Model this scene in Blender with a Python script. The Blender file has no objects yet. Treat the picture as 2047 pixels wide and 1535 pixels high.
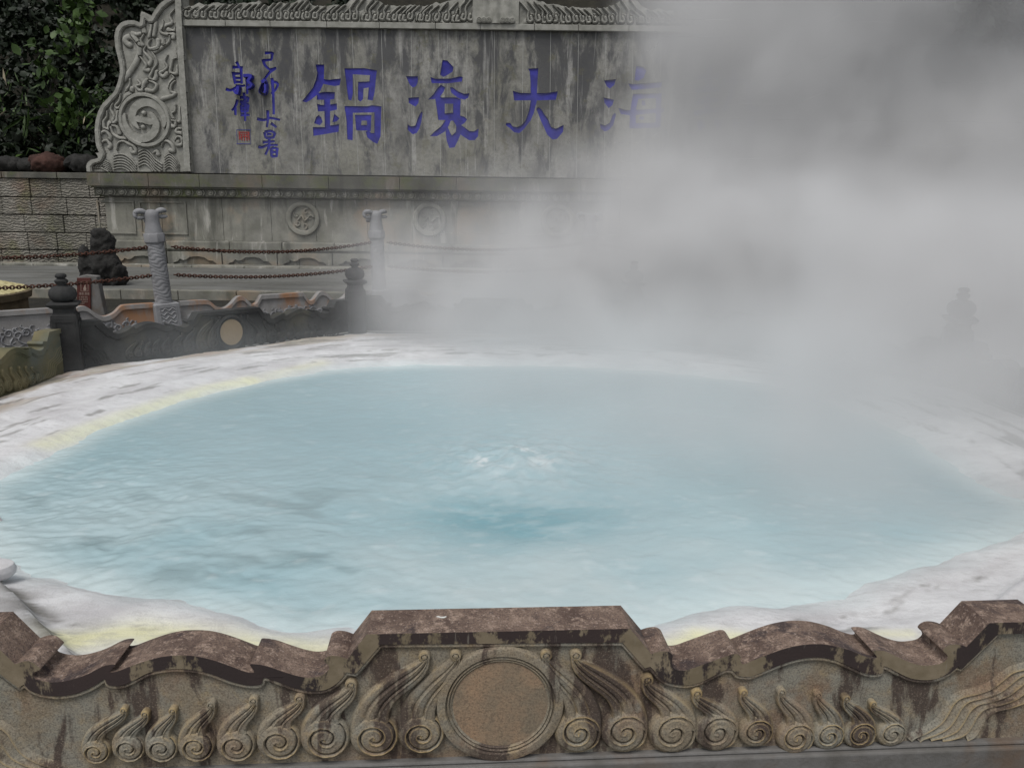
import bpy, bmesh, math, random
import numpy as np
from mathutils import Vector, Matrix
from mathutils.geometry import tessellate_polygon
random.seed(7); rng = np.random.default_rng(11)
S = bpy.context.scene; COL = S.collection

# ------------------------------------------------------------------ camera, sky, sun, exposure
F, CX, CY, CZ = 1560., 1023.5, 767.5, 1.95
PIT, ROL = math.radians(13.0), math.radians(0.75)
cam = bpy.data.cameras.new('camera'); camo = bpy.data.objects.new('camera', cam); COL.objects.link(camo)
cam.sensor_width = 36.; cam.lens = F/2047*36.; cam.clip_start = .05; cam.clip_end = 2000
camo.location = (0, 0, CZ)
camo.rotation_euler = (Matrix.Rotation(math.pi/2-PIT, 3, 'X') @ Matrix.Rotation(ROL, 3, 'Z')).to_euler()
S.camera = camo
W = bpy.data.worlds.new('World'); S.world = W; W.use_nodes = True
wn, wl = W.node_tree.nodes, W.node_tree.links
sky = wn.new('ShaderNodeTexSky'); sky.sky_type = 'NISHITA'; sky.sun_disc = False
SUN_EL, SUN_AZ = math.radians(62), math.radians(200)
sky.sun_elevation = SUN_EL; sky.sun_rotation = SUN_AZ; sky.altitude = 1500; sky.air_density = 1; sky.dust_density = 6; sky.ozone_density = 1
hs = wn.new('ShaderNodeHueSaturation'); hs.inputs['Saturation'].default_value = .22
bg = wn['Background']; bg.inputs['Strength'].default_value = .09
wl.new(sky.outputs[0], hs.inputs['Color']); wl.new(hs.outputs[0], bg.inputs['Color'])
sun = bpy.data.lights.new('sun', 'SUN'); sun.energy = 1.1; sun.angle = math.radians(24); sun.color = (1, .97, .93)
suno = bpy.data.objects.new('sun', sun); COL.objects.link(suno)
sd = Vector((math.sin(SUN_AZ)*math.cos(SUN_EL), math.cos(SUN_AZ)*math.cos(SUN_EL), math.sin(SUN_EL)))
suno.rotation_euler = sd.to_track_quat('Z', 'Y').to_euler(); suno.location = sd*30
S.view_settings.view_transform = 'Standard'; S.view_settings.look = 'None'
S.view_settings.exposure = EXPO = 0.80; S.view_settings.gamma = 1
S.cycles.volume_bounces = 3; S.cycles.max_bounces = 6; S.cycles.volume_step_rate = 1.0
S.cycles.use_denoising = True

# ------------------------------------------------------------------ pixel of the photograph -> point on a real plane
_f = np.array([0, math.cos(PIT), -math.sin(PIT)]); _r = np.array([1., 0, 0]); _u = np.cross(_r, _f)
def ray(x, y):
    dx, dy = x-CX, CY-y
    a = dx*math.cos(ROL)-dy*math.sin(ROL); b = dx*math.sin(ROL)+dy*math.cos(ROL)
    return _f*F+_r*a+_u*b
def onz(x, y, z):
    d = ray(x, y); return np.array([0, 0, CZ])+d*((z-CZ)/d[2])
def ony(x, y, Y):
    d = ray(x, y); return np.array([0, 0, CZ])+d*(Y/d[1])

# ------------------------------------------------------------------ numpy noise
def _h(ix, iy, s):
    n = (ix*374761393+iy*668265263+s*1274126177) & 0x7fffffff
    n = ((n ^ (n >> 13))*1274126177) & 0x7fffffff
    return ((n ^ (n >> 16)) & 0xffff)/65535.
def vnoise(x, y, s=0):
    ix = np.floor(x).astype(np.int64); iy = np.floor(y).astype(np.int64); fx = x-ix; fy = y-iy
    fx = fx*fx*(3-2*fx); fy = fy*fy*(3-2*fy)
    a = _h(ix, iy, s)*(1-fx)+_h(ix+1, iy, s)*fx; b = _h(ix, iy+1, s)*(1-fx)+_h(ix+1, iy+1, s)*fx
    return a*(1-fy)+b*fy
def fbm(x, y, o=4, s=0):
    t = 0; a = .5; n = 0
    for k in range(o): t = t+a*vnoise(x, y, s+k*17); n += a; a *= .5; x = x*2.03+3.1; y = y*2.03+1.7
    return t/n
def seg_dist(X, Y, pts, par=False):
    """distance from grid points to a polyline"""
    D = np.full(X.shape, 1e9); Tm = np.zeros(X.shape); n = len(pts)-1
    for i in range(n):
        ax, ay = pts[i]; bx, by = pts[i+1]; dx, dy = bx-ax, by-ay; L = dx*dx+dy*dy+1e-12
        t = np.clip(((X-ax)*dx+(Y-ay)*dy)/L, 0, 1); d = np.hypot(X-ax-t*dx, Y-ay-t*dy)
        m = d < D; D = np.where(m, d, D); Tm = np.where(m, (i+t)/n, Tm)
    return (D, Tm) if par else D
def inside(X, Y, poly):
    c = np.zeros(X.shape, bool); n = len(poly)
    for i in range(n):
        ax, ay = poly[i]; bx, by = poly[(i+1) % n]
        if ay == by: continue
        c ^= ((ay > Y) != (by > Y)) & (X < (bx-ax)*(Y-ay)/(by-ay)+ax)
    return c
def smooth(pts, n=6, closed=False):
    """Catmull-Rom through the points"""
    P = [np.array(p, float) for p in pts]; out = []; N = len(P); m = N if closed else N-1
    for i in range(m):
        p0 = P[(i-1) % N] if closed else P[max(i-1, 0)]; p1 = P[i]; p2 = P[(i+1) % N]; p3 = P[(i+2) % N] if closed else P[min(i+2, N-1)]
        for k in range(n):
            t = k/n
            out.append(.5*((2*p1)+(-p0+p2)*t+(2*p0-5*p1+4*p2-p3)*t*t+(-p0+3*p1-3*p2+p3)*t**3))
    if not closed: out.append(P[-1])
    return [tuple(o) for o in out]

# ------------------------------------------------------------------ object helpers
def tag(o, label=None, cat=None, group=None, kind=None):
    if label: o['label'] = label
    if cat: o['category'] = cat
    if group: o['group'] = group
    if kind: o['kind'] = kind
    return o
def thing(name, label, cat, loc=(0, 0, 0), rz=0, group=None):
    o = bpy.data.objects.new(name, None); COL.objects.link(o); o.location = loc; o.rotation_euler = (0, 0, rz)
    o.empty_display_size = .2
    return tag(o, label, cat, group)
def link(name, me, parent=None, loc=None):
    o = bpy.data.objects.new(name, me); COL.objects.link(o); o.parent = parent
    if loc is not None: o.location = loc
    return o
def finish(me, mats, smooth_=True, ang=35):
    for m in (mats if isinstance(mats, (list, tuple)) else [mats]): me.materials.append(m)
    if smooth_:
        me.polygons.foreach_set('use_smooth', [True]*len(me.polygons))
        try: me.set_sharp_from_angle(angle=math.radians(ang))
        except Exception: pass
    me.update(); return me
class MB:
    """collects geometry for ONE mesh"""
    def __init__(s): s.v = []; s.f = []; s.mi = []
    def add(s, v, f, mi=0):
        b = len(s.v); s.v += [tuple(map(float, p)) for p in v]; s.f += [tuple(b+i for i in q) for q in f]; s.mi += [mi]*len(f); return s
    def box(s, x0, x1, y0, y1, z0, z1, mi=0):
        v = [(x0,y0,z0),(x1,y0,z0),(x1,y1,z0),(x0,y1,z0),(x0,y0,z1),(x1,y0,z1),(x1,y1,z1),(x0,y1,z1)]
        return s.add(v, [(0,3,2,1),(4,5,6,7),(0,1,5,4),(1,2,6,5),(2,3,7,6),(3,0,4,7)], mi)
    def prism(s, poly, y0, y1, mi=0, mif=None):
        """polygon in local xz, extruded along y"""
        area = sum(poly[i][0]*poly[(i+1) % len(poly)][1]-poly[(i+1) % len(poly)][0]*poly[i][1] for i in range(len(poly)))
        if area < 0: poly = poly[::-1]
        n = len(poly); v = [(p[0], y0, p[1]) for p in poly]+[(p[0], y1, p[1]) for p in poly]
        tr = tessellate_polygon([[Vector((p[0], p[1], 0)) for p in poly]])
        ff = []
        for t in tr:
            a, b, c = t
            ar = (poly[b][0]-poly[a][0])*(poly[c][1]-poly[a][1])-(poly[c][0]-poly[a][0])*(poly[b][1]-poly[a][1])
            if ar < 0: a, b, c = c, b, a
            ff.append((a, b, c))
        s.add(v, [], 0); b0 = len(s.v)-2*n
        for a, b, c in ff:
            s.f.append((b0+a, b0+b, b0+c)); s.mi.append(mi if mif is None else mif)
            s.f.append((b0+n+c, b0+n+b, b0+n+a)); s.mi.append(mi)
        for i in range(n):
            j = (i+1) % n; s.f.append((b0+i, b0+n+i, b0+n+j, b0+j)); s.mi.append(mi)
        return s
    def grid(s, P, mi=0, wrap=False):
        """P array (r,c,3)"""
        R, C = P.shape[:2]; b = len(s.v); s.v += [tuple(p) for p in P.reshape(-1, 3).tolist()]
        for i in range(R-1):
            for j in range(C-1 if not wrap else C):
                k = (j+1) % C; s.f.append((b+i*C+j, b+i*C+k, b+(i+1)*C+k, b+(i+1)*C+j)); s.mi.append(mi)
        return s
    def tube(s, pts, r, n=8, mi=0, closed=False):
        P = [Vector(p) for p in pts]; N = len(P); rr = r if hasattr(r, '__len__') else [r]*N; rows = []
        up = Vector((0, 0, 1)); last = None
        for i in range(N):
            t = (P[(i+1) % N]-P[i-1]) if closed else (P[min(i+1, N-1)]-P[max(i-1, 0)])
            t.normalize()
            a = t.cross(up if abs(t.z) < .95 else Vector((1, 0, 0))) if last is None else last-t*last.dot(t)
            a.normalize(); last = a; b = t.cross(a)
            rows.append([P[i]+(a*math.cos(q*2*math.pi/n)+b*math.sin(q*2*math.pi/n))*rr[i] for q in range(n)])
        if closed: rows.append(rows[0])
        s.grid(np.array([[tuple(p) for p in row] for row in rows]), mi, True)
        if not closed:
            b0 = len(s.v)-N*n
            s.f.append(tuple(range(b0, b0+n))[::-1]); s.mi.append(mi); s.f.append(tuple(range(b0+(N-1)*n, b0+N*n))); s.mi.append(mi)
        return s
    def lathe(s, prof, c=(0, 0, 0), n=32, axis='z', mi=0, amp=None):
        """prof list of (r,h)"""
        rows = []
        for r, h in prof:
            row = []
            for q in range(n):
                a = q*2*math.pi/n; k = 1 if amp is None else 1+amp(a, h)
                if axis == 'z': row.append((c[0]+r*k*math.cos(a), c[1]+r*k*math.sin(a), c[2]+h))
                else: row.append((c[0]+r*k*math.cos(a), c[1]-h, c[2]+r*k*math.sin(a)))
            rows.append(row)
        s.grid(np.array(rows, float), mi, True)
        return s
    def build(s, name, mats, parent=None, sm=True, ang=35, loc=None, recalc=True, bevel=0):
        me = bpy.data.meshes.new(name); me.from_pydata(s.v, [], s.f)
        if any(s.mi): me.polygons.foreach_set('material_index', s.mi)
        if recalc:
            bm = bmesh.new(); bm.from_mesh(me); bmesh.ops.recalc_face_normals(bm, faces=bm.faces); bm.to_mesh(me); bm.free()
        finish(me, mats, sm, ang); o = link(name, me, parent, loc)
        if bevel:
            b = o.modifiers.new('bevel', 'BEVEL'); b.width = bevel; b.segments = 2; b.limit_method = 'ANGLE'; b.angle_limit = math.radians(38)
        return o
def gridmesh(name, X, Y, Z, mats, parent=None, mask=None, attrs=None, sm=True, ang=180):
    """regular grid of points (arrays R x C); mask keeps cells; attrs = dict name->array"""
    R, C = X.shape; P = np.stack([X, Y, Z], -1).reshape(-1, 3)
    i, j = np.meshgrid(np.arange(R-1), np.arange(C-1), indexing='ij'); a = (i*C+j).ravel()
    Fq = np.stack([a, a+1, a+C+1, a+C], -1)
    if mask is not None: Fq = Fq[mask[:-1, :-1].ravel() & mask[1:, 1:].ravel() & mask[1:, :-1].ravel() & mask[:-1, 1:].ravel()]
    used = np.zeros(len(P), bool); used[Fq.ravel()] = True; idx = np.cumsum(used)-1
    P = P[used]; Fq = idx[Fq]
    me = bpy.data.meshes.new(name); me.vertices.add(len(P)); me.vertices.foreach_set('co', P.ravel())
    me.loops.add(Fq.size); me.loops.foreach_set('vertex_index', Fq.ravel().astype(np.int32))
    me.polygons.add(len(Fq)); me.polygons.foreach_set('loop_start', (np.arange(len(Fq))*4).astype(np.int32))
    me.update(calc_edges=True)
    for k, A in (attrs or {}).items():
        at = me.attributes.new(k, 'FLOAT', 'POINT'); at.data.foreach_set('value', A.ravel()[used].astype(np.float32))
    finish(me, mats, sm, ang)
    return link(name, me, parent)
def copy_tree(o, parent=None):
    c = o.copy(); COL.objects.link(c); c.parent = parent
    for ch in list(o.children): copy_tree(ch, c)
    return c

# ------------------------------------------------------------------ materials
class NT:
    def __init__(s, name):
        s.m = bpy.data.materials.new(name); s.m.use_nodes = True; s.n = s.m.node_tree.nodes; s.l = s.m.node_tree.links
        s.b = s.n['Principled BSDF']; s.geo = s.n.new('ShaderNodeNewGeometry'); s.pos = s.geo.outputs['Position']
    def lk(s, a, b): s.l.new(a, b)
    def mapn(s, scale, src=None, loc=(0, 0, 0)):
        m = s.n.new('ShaderNodeMapping'); m.inputs['Scale'].default_value = scale; m.inputs['Location'].default_value = loc
        s.lk(src or s.pos, m.inputs['Vector']); return m.outputs[0]
    def noise(s, scale, detail=4, rough=.55, vec=None, dist=0):
        t = s.n.new('ShaderNodeTexNoise'); t.inputs['Scale'].default_value = scale; t.inputs['Detail'].default_value = detail
        t.inputs['Roughness'].default_value = rough; t.inputs['Distortion'].default_value = dist
        s.lk(vec or s.pos, t.inputs['Vector']); return t.outputs['Fac']
    def ramp(s, src, *st):
        r = s.n.new('ShaderNodeValToRGB'); e = r.color_ramp.elements
        while len(e) < len(st): e.new(.5)
        for k, (p, c) in enumerate(st):
            e[k].position = p; e[k].color = (c, c, c, 1) if not hasattr(c, '__len__') else (*c, 1)
        s.lk(src, r.inputs[0]); return r.outputs[0]
    def mix(s, fac, a, b, mode='MIX'):
        m = s.n.new('ShaderNodeMix'); m.data_type = 'RGBA'; m.blend_type = mode
        for v, k in ((fac, 0), (a, 6), (b, 7)):
            if hasattr(v, 'is_linked') or hasattr(v, 'links'): s.lk(v, m.inputs[k])
            elif hasattr(v, '__len__'): m.inputs[k].default_value = (*v, 1)
            else: m.inputs[k].default_value = v if k == 0 else (v, v, v, 1)
        return m.outputs[2]
    def math(s, op, a, b=0.):
        m = s.n.new('ShaderNodeMath'); m.operation = op
        for v, k in ((a, 0), (b, 1)):
            if hasattr(v, 'links'): s.lk(v, m.inputs[k])
            else: m.inputs[k].default_value = v
        return m.outputs[0]
    def attr(s, name):
        a = s.n.new('ShaderNodeAttribute'); a.attribute_name = name; return a.outputs['Fac']
    def bump(s, h, strength=.4, dist=.01, prev=None):
        b = s.n.new('ShaderNodeBump'); b.inputs['Strength'].default_value = strength; b.inputs['Distance'].default_value = dist
        s.lk(h, b.inputs['Height'])
        if prev is not None: s.lk(prev, b.inputs['Normal'])
        return b.outputs[0]
    def out(s, col, rough=.85, normal=None, spec=.3):
        if hasattr(col, 'links'): s.lk(col, s.b.inputs['Base Color'])
        else: s.b.inputs['Base Color'].default_value = (*col, 1)
        if hasattr(rough, 'links'): s.lk(rough, s.b.inputs['Roughness'])
        else: s.b.inputs['Roughness'].default_value = rough
        s.b.inputs['Specular IOR Level'].default_value = spec
        if normal is not None: s.lk(normal, s.b.inputs['Normal'])
        return s.m

def m_relief(name='carved_stone', edge=1):     # weathered grey-ochre carved stone of the near balustrade
    t = NT(name); p = t.pos
    c = t.mix(t.ramp(t.noise(7, 5, .6), (.35, 0), (.65, 1)), (.22, .175, .118), (.24, .22, .175))
    c = t.mix(t.ramp(t.noise(3.3, 6, .65), (.48, 0), (.62, .75)), c, (.20, .125, .08))
    c = t.mix(t.ramp(t.noise(17, 6, .72), (.52, 0), (.68, .65)), c, (.33, .25, .14))
    c = t.mix(t.ramp(t.noise(5.5, 5, .65, t.mapn((1, 1, 1), None, (4, 2, 7))), (.52, 0), (.62, .7)), c, (.23, .225, .19))
    dk = t.ramp(t.noise(1.0, 5, .6, t.mapn((9, 9, 2.2)), .4), (.52, 0), (.575, .9))       # drip stains
    c = t.mix(dk, c, (.062, .042, .034))
    sp = t.noise(190, 4, .75); c = t.mix(t.ramp(sp, (.36, .6), (.52, 0)), c, (.045, .04, .036)); c = t.mix(t.ramp(sp, (.55, 0), (.66, .45)), c, (.33, .29, .22))
    if edge:
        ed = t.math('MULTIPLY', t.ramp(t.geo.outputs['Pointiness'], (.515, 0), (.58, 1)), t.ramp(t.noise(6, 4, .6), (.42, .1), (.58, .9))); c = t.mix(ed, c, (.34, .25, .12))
        crease_shade = t.ramp(t.geo.outputs['Pointiness'], (.42, .85), (.485, 0)); c = t.mix(crease_shade, c, (.045, .035, .028))  # occlusion shade painted into the colour of the relief's creases
    n = t.bump(t.noise(120, 5, .7), .5, .004); n = t.bump(t.noise(18, 4, .6), .35, .012, n)
    return t.out(c, .9, n)
def m_coptop():
    t = NT('coping_top_stone')
    c = t.mix(t.ramp(t.noise(9, 6, .68), (.35, 0), (.66, 1)), (.085, .056, .044), (.205, .147, .113))
    c = t.mix(t.ramp(t.noise(30, 5, .75), (.50, 0), (.64, .8)), c, (.33, .245, .19))
    c = t.mix(t.ramp(t.noise(4.1, 6, .7, None, .6), (.53, 0), (.60, .9)), c, (.045, .034, .034))
    c = t.mix(t.ramp(t.noise(170, 4, .75), (.38, .7), (.52, 0)), c, (.04, .027, .026)); c = t.mix(t.ramp(t.noise(120, 3, .7), (.60, 0), (.68, .5)), c, (.42, .34, .29))
    n = t.bump(t.noise(150, 5, .75), .6, .004); n = t.bump(t.noise(22, 5, .6), .5, .012, n)
    return t.out(c, .85, n)
def m_fascia():
    t = NT('coping_fascia_stone')
    c = t.mix(t.ramp(t.noise(14, 5, .6), (.4, 0), (.65, 1)), (.155, .125, .080), (.215, .175, .120))
    bl = t.ramp(t.math('ADD', t.noise(1, 6, .68, t.mapn((5.0, 5.0, 2.2)), .2), t.math('MULTIPLY', t.math('SUBTRACT', t.noise(60, 4, .7), .5), .12)), (.462, 0), (.50, 1))
    c = t.mix(bl, c, t.mix(t.noise(3, 3), (.018, .017, .017), (.055, .036, .033)))
    c = t.mix(t.ramp(t.noise(1, 3, .6, t.mapn((70, 70, 9))), (.66, 0), (.72, .5)), c, (.20, .18, .15))
    n = t.bump(t.noise(140, 4, .7), .4, .003)
    return t.out(c, .8, n)
def m_plinth():
    t = NT('plinth_stone')
    c = t.mix(t.ramp(t.noise(9, 6, .7), (.3, 0), (.7, 1)), (.10, .094, .085), (.165, .16, .155))
    c = t.mix(t.ramp(t.noise(3.5, 5, .6), (.55, 0), (.7, .7)), c, (.13, .085, .055))
    return t.out(c, .9, t.bump(t.noise(90, 5, .7), .5, .006))
def m_dark(edge=1):       # soot-dark balustrade stone beyond the pool
    t = NT('dark_carved_stone')
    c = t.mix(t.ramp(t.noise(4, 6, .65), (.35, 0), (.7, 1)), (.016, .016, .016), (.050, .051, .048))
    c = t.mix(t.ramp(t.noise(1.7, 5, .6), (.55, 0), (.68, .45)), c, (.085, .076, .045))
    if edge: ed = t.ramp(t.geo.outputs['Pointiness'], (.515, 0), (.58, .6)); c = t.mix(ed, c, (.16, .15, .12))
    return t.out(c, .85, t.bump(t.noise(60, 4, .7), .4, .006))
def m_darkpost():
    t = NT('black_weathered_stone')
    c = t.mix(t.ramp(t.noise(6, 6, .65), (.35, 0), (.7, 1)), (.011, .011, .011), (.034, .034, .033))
    return t.out(c, .75, t.bump(t.noise(60, 4, .7), .4, .006))
def m_ochre():
    t = NT('ochre_plate_stone')
    return t.out(t.mix(t.noise(9, 5, .7), (.17, .13, .08), (.26, .205, .13)), .9, t.bump(t.noise(90, 4, .7), .4, .004))
def m_olive(edge=1):      # sulphur-stained panel at far left
    t = NT('olive_carved_stone')
    c = t.mix(t.ramp(t.noise(3, 6, .65), (.35, 0), (.7, 1)), (.07, .072, .042), (.17, .145, .08))
    c = t.mix(t.ramp(t.noise(2.1, 5, .6), (.5, 0), (.66, .8)), c, (.10, .115, .105))
    if edge: ed = t.ramp(t.geo.outputs['Pointiness'], (.515, 0), (.58, .6)); c = t.mix(ed, c, (.33, .28, .16))
    return t.out(c, .9, t.bump(t.noise(60, 4, .7), .4, .006))
def m_granite(name, a, b, rust=0):
    t = NT(name); c = t.mix(t.ramp(t.noise(5, 6, .6), (.35, 0), (.65, 1)), a, b)
    c = t.mix(t.ramp(t.noise(220, 2, .5), (.35, .35), (.6, 0)), c, (.12, .12, .12))
    if rust:
        c = t.mix(t.ramp(t.noise(1, 5, .6, t.mapn((2.3, 2.3, .9)), .5), (.50, 0), (.62, rust)), c, (.30, .15, .07))
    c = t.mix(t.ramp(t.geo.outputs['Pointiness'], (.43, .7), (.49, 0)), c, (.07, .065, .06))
    return t.out(c, .85, t.bump(t.noise(70, 4, .7), .3, .005))
def m_slab():       # grey inscribed slabs with run-off streaks
    t = NT('streaked_grey_slab')
    c = t.mix(t.ramp(t.noise(1.1, 6, .62, None, .5), (.35, 0), (.66, 1)), (.15, .148, .138), (.30, .295, .272))
    c = t.mix(t.ramp(t.noise(.5, 3, .5), (.45, 0), (.65, .6)), c, (.19, .185, .145))
    sep = t.n.new('ShaderNodeSeparateXYZ'); t.lk(t.pos, sep.inputs[0])
    hi = t.ramp(t.math('MULTIPLY', t.math('SUBTRACT', sep.outputs[2], 2.6), .3), (0, 0), (.45, .35), (1, 1))
    st = t.noise(1, 7, .70, t.mapn((2.3, 2.3, .75)), .35)
    stt = t.math('ADD', st, t.math('MULTIPLY', hi, .12))
    c = t.mix(t.ramp(stt, (.52, 0), (.64, .85)), c, (.050, .051, .057))
    lt = t.noise(1, 5, .65, t.mapn((4.5, 4.5, .28), None, (5, 0, 2)), .25)
    c = t.mix(t.ramp(lt, (.585, 0), (.66, .7)), c, (.36, .355, .335))
    c = t.mix(t.ramp(t.noise(9, 6, .75), (.36, .5), (.55, 0)), c, (.09, .09, .082))
    c = t.mix(t.ramp(t.noise(2.6, 6, .7), (.57, 0), (.63, .45)), c, (.12, .115, .07))
    return t.out(c, .9, t.bump(t.noise(14, 6, .7), .5, .02))
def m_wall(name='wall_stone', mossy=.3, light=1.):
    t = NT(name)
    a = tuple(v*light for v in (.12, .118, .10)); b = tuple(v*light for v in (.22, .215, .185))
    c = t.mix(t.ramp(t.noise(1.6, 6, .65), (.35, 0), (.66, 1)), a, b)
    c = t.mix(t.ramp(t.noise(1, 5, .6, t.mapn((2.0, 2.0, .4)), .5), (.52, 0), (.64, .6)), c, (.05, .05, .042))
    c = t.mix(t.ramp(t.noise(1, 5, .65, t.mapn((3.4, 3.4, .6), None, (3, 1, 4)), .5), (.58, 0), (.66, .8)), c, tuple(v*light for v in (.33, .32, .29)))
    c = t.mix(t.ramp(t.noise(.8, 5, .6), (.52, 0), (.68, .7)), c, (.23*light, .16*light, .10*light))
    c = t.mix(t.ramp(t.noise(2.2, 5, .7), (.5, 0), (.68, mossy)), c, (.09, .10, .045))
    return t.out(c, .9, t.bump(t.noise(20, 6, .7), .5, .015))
def m_block():
    t = NT('chiselled_block_stone'); w = t.n.new('ShaderNodeTexWave'); w.wave_type = 'BANDS'; w.bands_direction = 'Z'
    w.inputs['Scale'].default_value = 4.2; w.inputs['Distortion'].default_value = 9; w.inputs['Detail'].default_value = 3; w.inputs['Detail Scale'].default_value = 1.6
    t.lk(t.pos, w.inputs['Vector'])
    c = t.mix(t.ramp(t.noise(.9, 5, .6), (.35, 0), (.65, 1)), (.125, .12, .097), (.235, .22, .19))
    c = t.mix(t.ramp(t.noise(.6, 4, .6), (.52, 0), (.66, .6)), c, (.17, .10, .065))
    c = t.mix(t.ramp(t.noise(1.3, 4, .6), (.52, 0), (.66, .5)), c, (.11, .115, .04))
    c = t.mix(t.ramp(w.outputs['Fac'], (.1, .45), (.5, 0)), c, (.035, .033, .03))
    return t.out(c, .92, t.bump(w.outputs['Fac'], .8, .03))
def m_flat(name, col, rough=.7, var=.25, sc=12, bump=0, spec=.3):
    t = NT(name); d = tuple(v*(1-var) for v in col); c = t.mix(t.ramp(t.noise(sc, 5, .6), (.35, 0), (.65, 1)), d, col)
    return t.out(c, rough, t.bump(t.noise(sc*4, 4, .7), .5, bump) if bump else None, spec)
def m_leaf(name, a, b):
    t = NT(name); r = t.n.new('ShaderNodeObjectInfo'); c = t.mix(t.ramp(t.noise(2.1, 3, .6), (.35, 0), (.65, 1)), a, b)
    t.lk(c, t.b.inputs['Base Color']); t.b.inputs['Roughness'].default_value = .55; t.b.inputs['Specular IOR Level'].default_value = .3
    return t.m
def m_plate():
    t = NT('medallion_plate_stone'); c = t.mix(t.ramp(t.noise(6, 6, .65), (.38, 0), (.62, 1)), (.21, .17, .12), (.32, .215, .135))
    c = t.mix(t.ramp(t.noise(150, 4, .75), (.38, .5), (.54, 0)), c, (.07, .055, .045)); c = t.mix(t.ramp(t.noise(120, 3, .7), (.56, 0), (.68, .5)), c, (.33, .25, .16))
    return t.out(c, .9, t.bump(t.noise(120, 5, .7), .5, .004))
M = dict(relief=m_relief(), reliefp=m_relief('carved_stone_face', 0), darkp=m_dark(0), olivep=m_olive(0), ctop=m_coptop(), fascia=m_fascia(), plinth=m_plinth(), dark=m_dark(), dpost=m_darkpost(), ochre=m_ochre(), olive=m_olive(),
    white=m_granite('white_granite', (.18, .18, .186), (.265, .265, .272)), wrust=m_granite('rust_stained_granite', (.22, .21, .20), (.31, .30, .29), .9),
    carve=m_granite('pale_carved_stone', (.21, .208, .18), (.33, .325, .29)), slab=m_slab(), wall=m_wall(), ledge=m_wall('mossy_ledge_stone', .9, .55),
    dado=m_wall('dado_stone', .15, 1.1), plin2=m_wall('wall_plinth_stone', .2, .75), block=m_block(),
    grout=m_flat('lime_grout', (.34, .34, .32)), blue=m_flat('blue_paint', (.034, .034, .31), .8, .5, 3, .004), red=m_flat('red_paint', (.33, .035, .03), .8, .4, 20),
    iron=m_flat('rusty_iron', (.085, .035, .022), .8, .7, 20, .003), rock=m_flat('black_volcanic_rock', (.030, .029, .027), .95, .6, 4, .05),
    rockr=m_flat('red_volcanic_rock', (.07, .034, .026), .95, .6, 4, .05), leaf=m_leaf('dark_foliage', (.004, .007, .0025), (.010, .019, .006)),
    leafl=m_leaf('bright_foliage', (.022, .045, .008), (.05, .09, .018)), grass=m_leaf('grass_blades', (.045, .10, .010), (.11, .20, .03)),
    soil=m_flat('dark_soil', (.022, .020, .013), .95, .6, 2, .05))

# ================================================================== setting
LAND, ROAD, WAT = .03, .20, .40
MB().add([(-300, -60, LAND), (300, -60, LAND), (300, 400, LAND), (-300, 400, LAND)], [(0, 1, 2, 3)]).build('ground', M['soil'], sm=False)['kind'] = 'structure'
t = NT('wet_road'); c = t.mix(t.ramp(t.noise(.9, 6, .65, t.mapn((.5, 2.2, 1))), (.35, 0), (.66, 1)), (.085, .085, .078), (.15, .15, .14))
c = t.mix(t.ramp(t.noise(1, 5, .7, t.mapn((1.2, 6, 1), None, (3, 1, 0))), (.63, 0), (.72, .5)), c, (.30, .29, .26))
M['road'] = t.out(c, t.ramp(t.noise(1.1, 4), (.35, .35), (.65, .75)), t.bump(t.noise(30, 5, .7), .3, .006), .4)
road = MB().box(-60, 60, 15.5, 21.6, -.2, ROAD)
road.build('road', M['road'], sm=False, bevel=.02)['kind'] = 'structure'
kb = MB(); x = -24.
while x < 24: L = 1.1+.2*random.random(); kb.box(x, x+L-.012, 15.28, 15.496, -.2, ROAD+.012); x += L
kb.build('kerb', M['wall'], sm=False, bevel=.012)['kind'] = 'structure'
kb = MB(); x = -24.
while x < 24: L = 1.3+.2*random.random(); kb.box(x, x+L-.015, 20.7, 21.25, -.1, ROAD+.05); x += L
kb.build('kerb', M['dado'], sm=False, bevel=.015)['kind'] = 'structure'

# ------------------------------------------------------------------ pool rim (sinter terrain)
OCT = [(-1.72, 1.97), (1.78, 2.2), (3.86, 4.2), (3.78, 6.55), (1.42, 9.24), (-1.84, 9.09), (-3.95, 6.79), (-3.98, 4.0)]
wp = [(-60, 1075), (-60, 985), (20, 948), (110, 905), (190, 862), (300, 822), (420, 786), (560, 756), (700, 738), (850, 731), (1000, 730), (1200, 736), (1400, 752), (1550, 775), (1680, 812),
      (1800, 862), (1900, 922), (1975, 975), (2060, 1010), (2075, 1040), (2030, 1072), (1965, 1100), (1890, 1128), (1820, 1142), (1745, 1162), (1670, 1190), (1562, 1205), (1454, 1214), (1300, 1245), (1000, 1290),
      (760, 1278), (690, 1258), (627, 1264), (560, 1262), (501, 1241), (448, 1228), (343, 1213), (264, 1207), (185, 1181), (120, 1160), (60, 1145), (0, 1118)]
WP = [tuple(onz(x, y, WAT)[:2]) for x, y in smooth(wp, 4, True)]
nx, ny = 350, 330
gx = np.linspace(-4.05, 3.95, nx); gy = np.linspace(1.95, 9.3, ny); X, Y = np.meshgrid(gx, gy)
d = seg_dist(X, Y, WP+[WP[0]]); ins = inside(X, Y, WP); d = np.where(ins, -d, d)
d = d+(fbm(X*2.2, Y*2.2, 4, 3)-.5)*.16
inO = inside(X, Y, OCT); dO = seg_dist(X, Y, OCT+[OCT[0]]); dO = np.where(inO, dO, -dO)
Z = WAT+np.where(d > 0, .058*(1-np.exp(-np.maximum(d, 0)/.10)), d*.28)
Z += np.where(d > .05, .009*np.sin(np.clip(d, 0, 2)*17+3*fbm(X*1.3, Y*1.3, 3, 8))*np.clip((d-.05)*6, 0, 1), 0)
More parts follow.
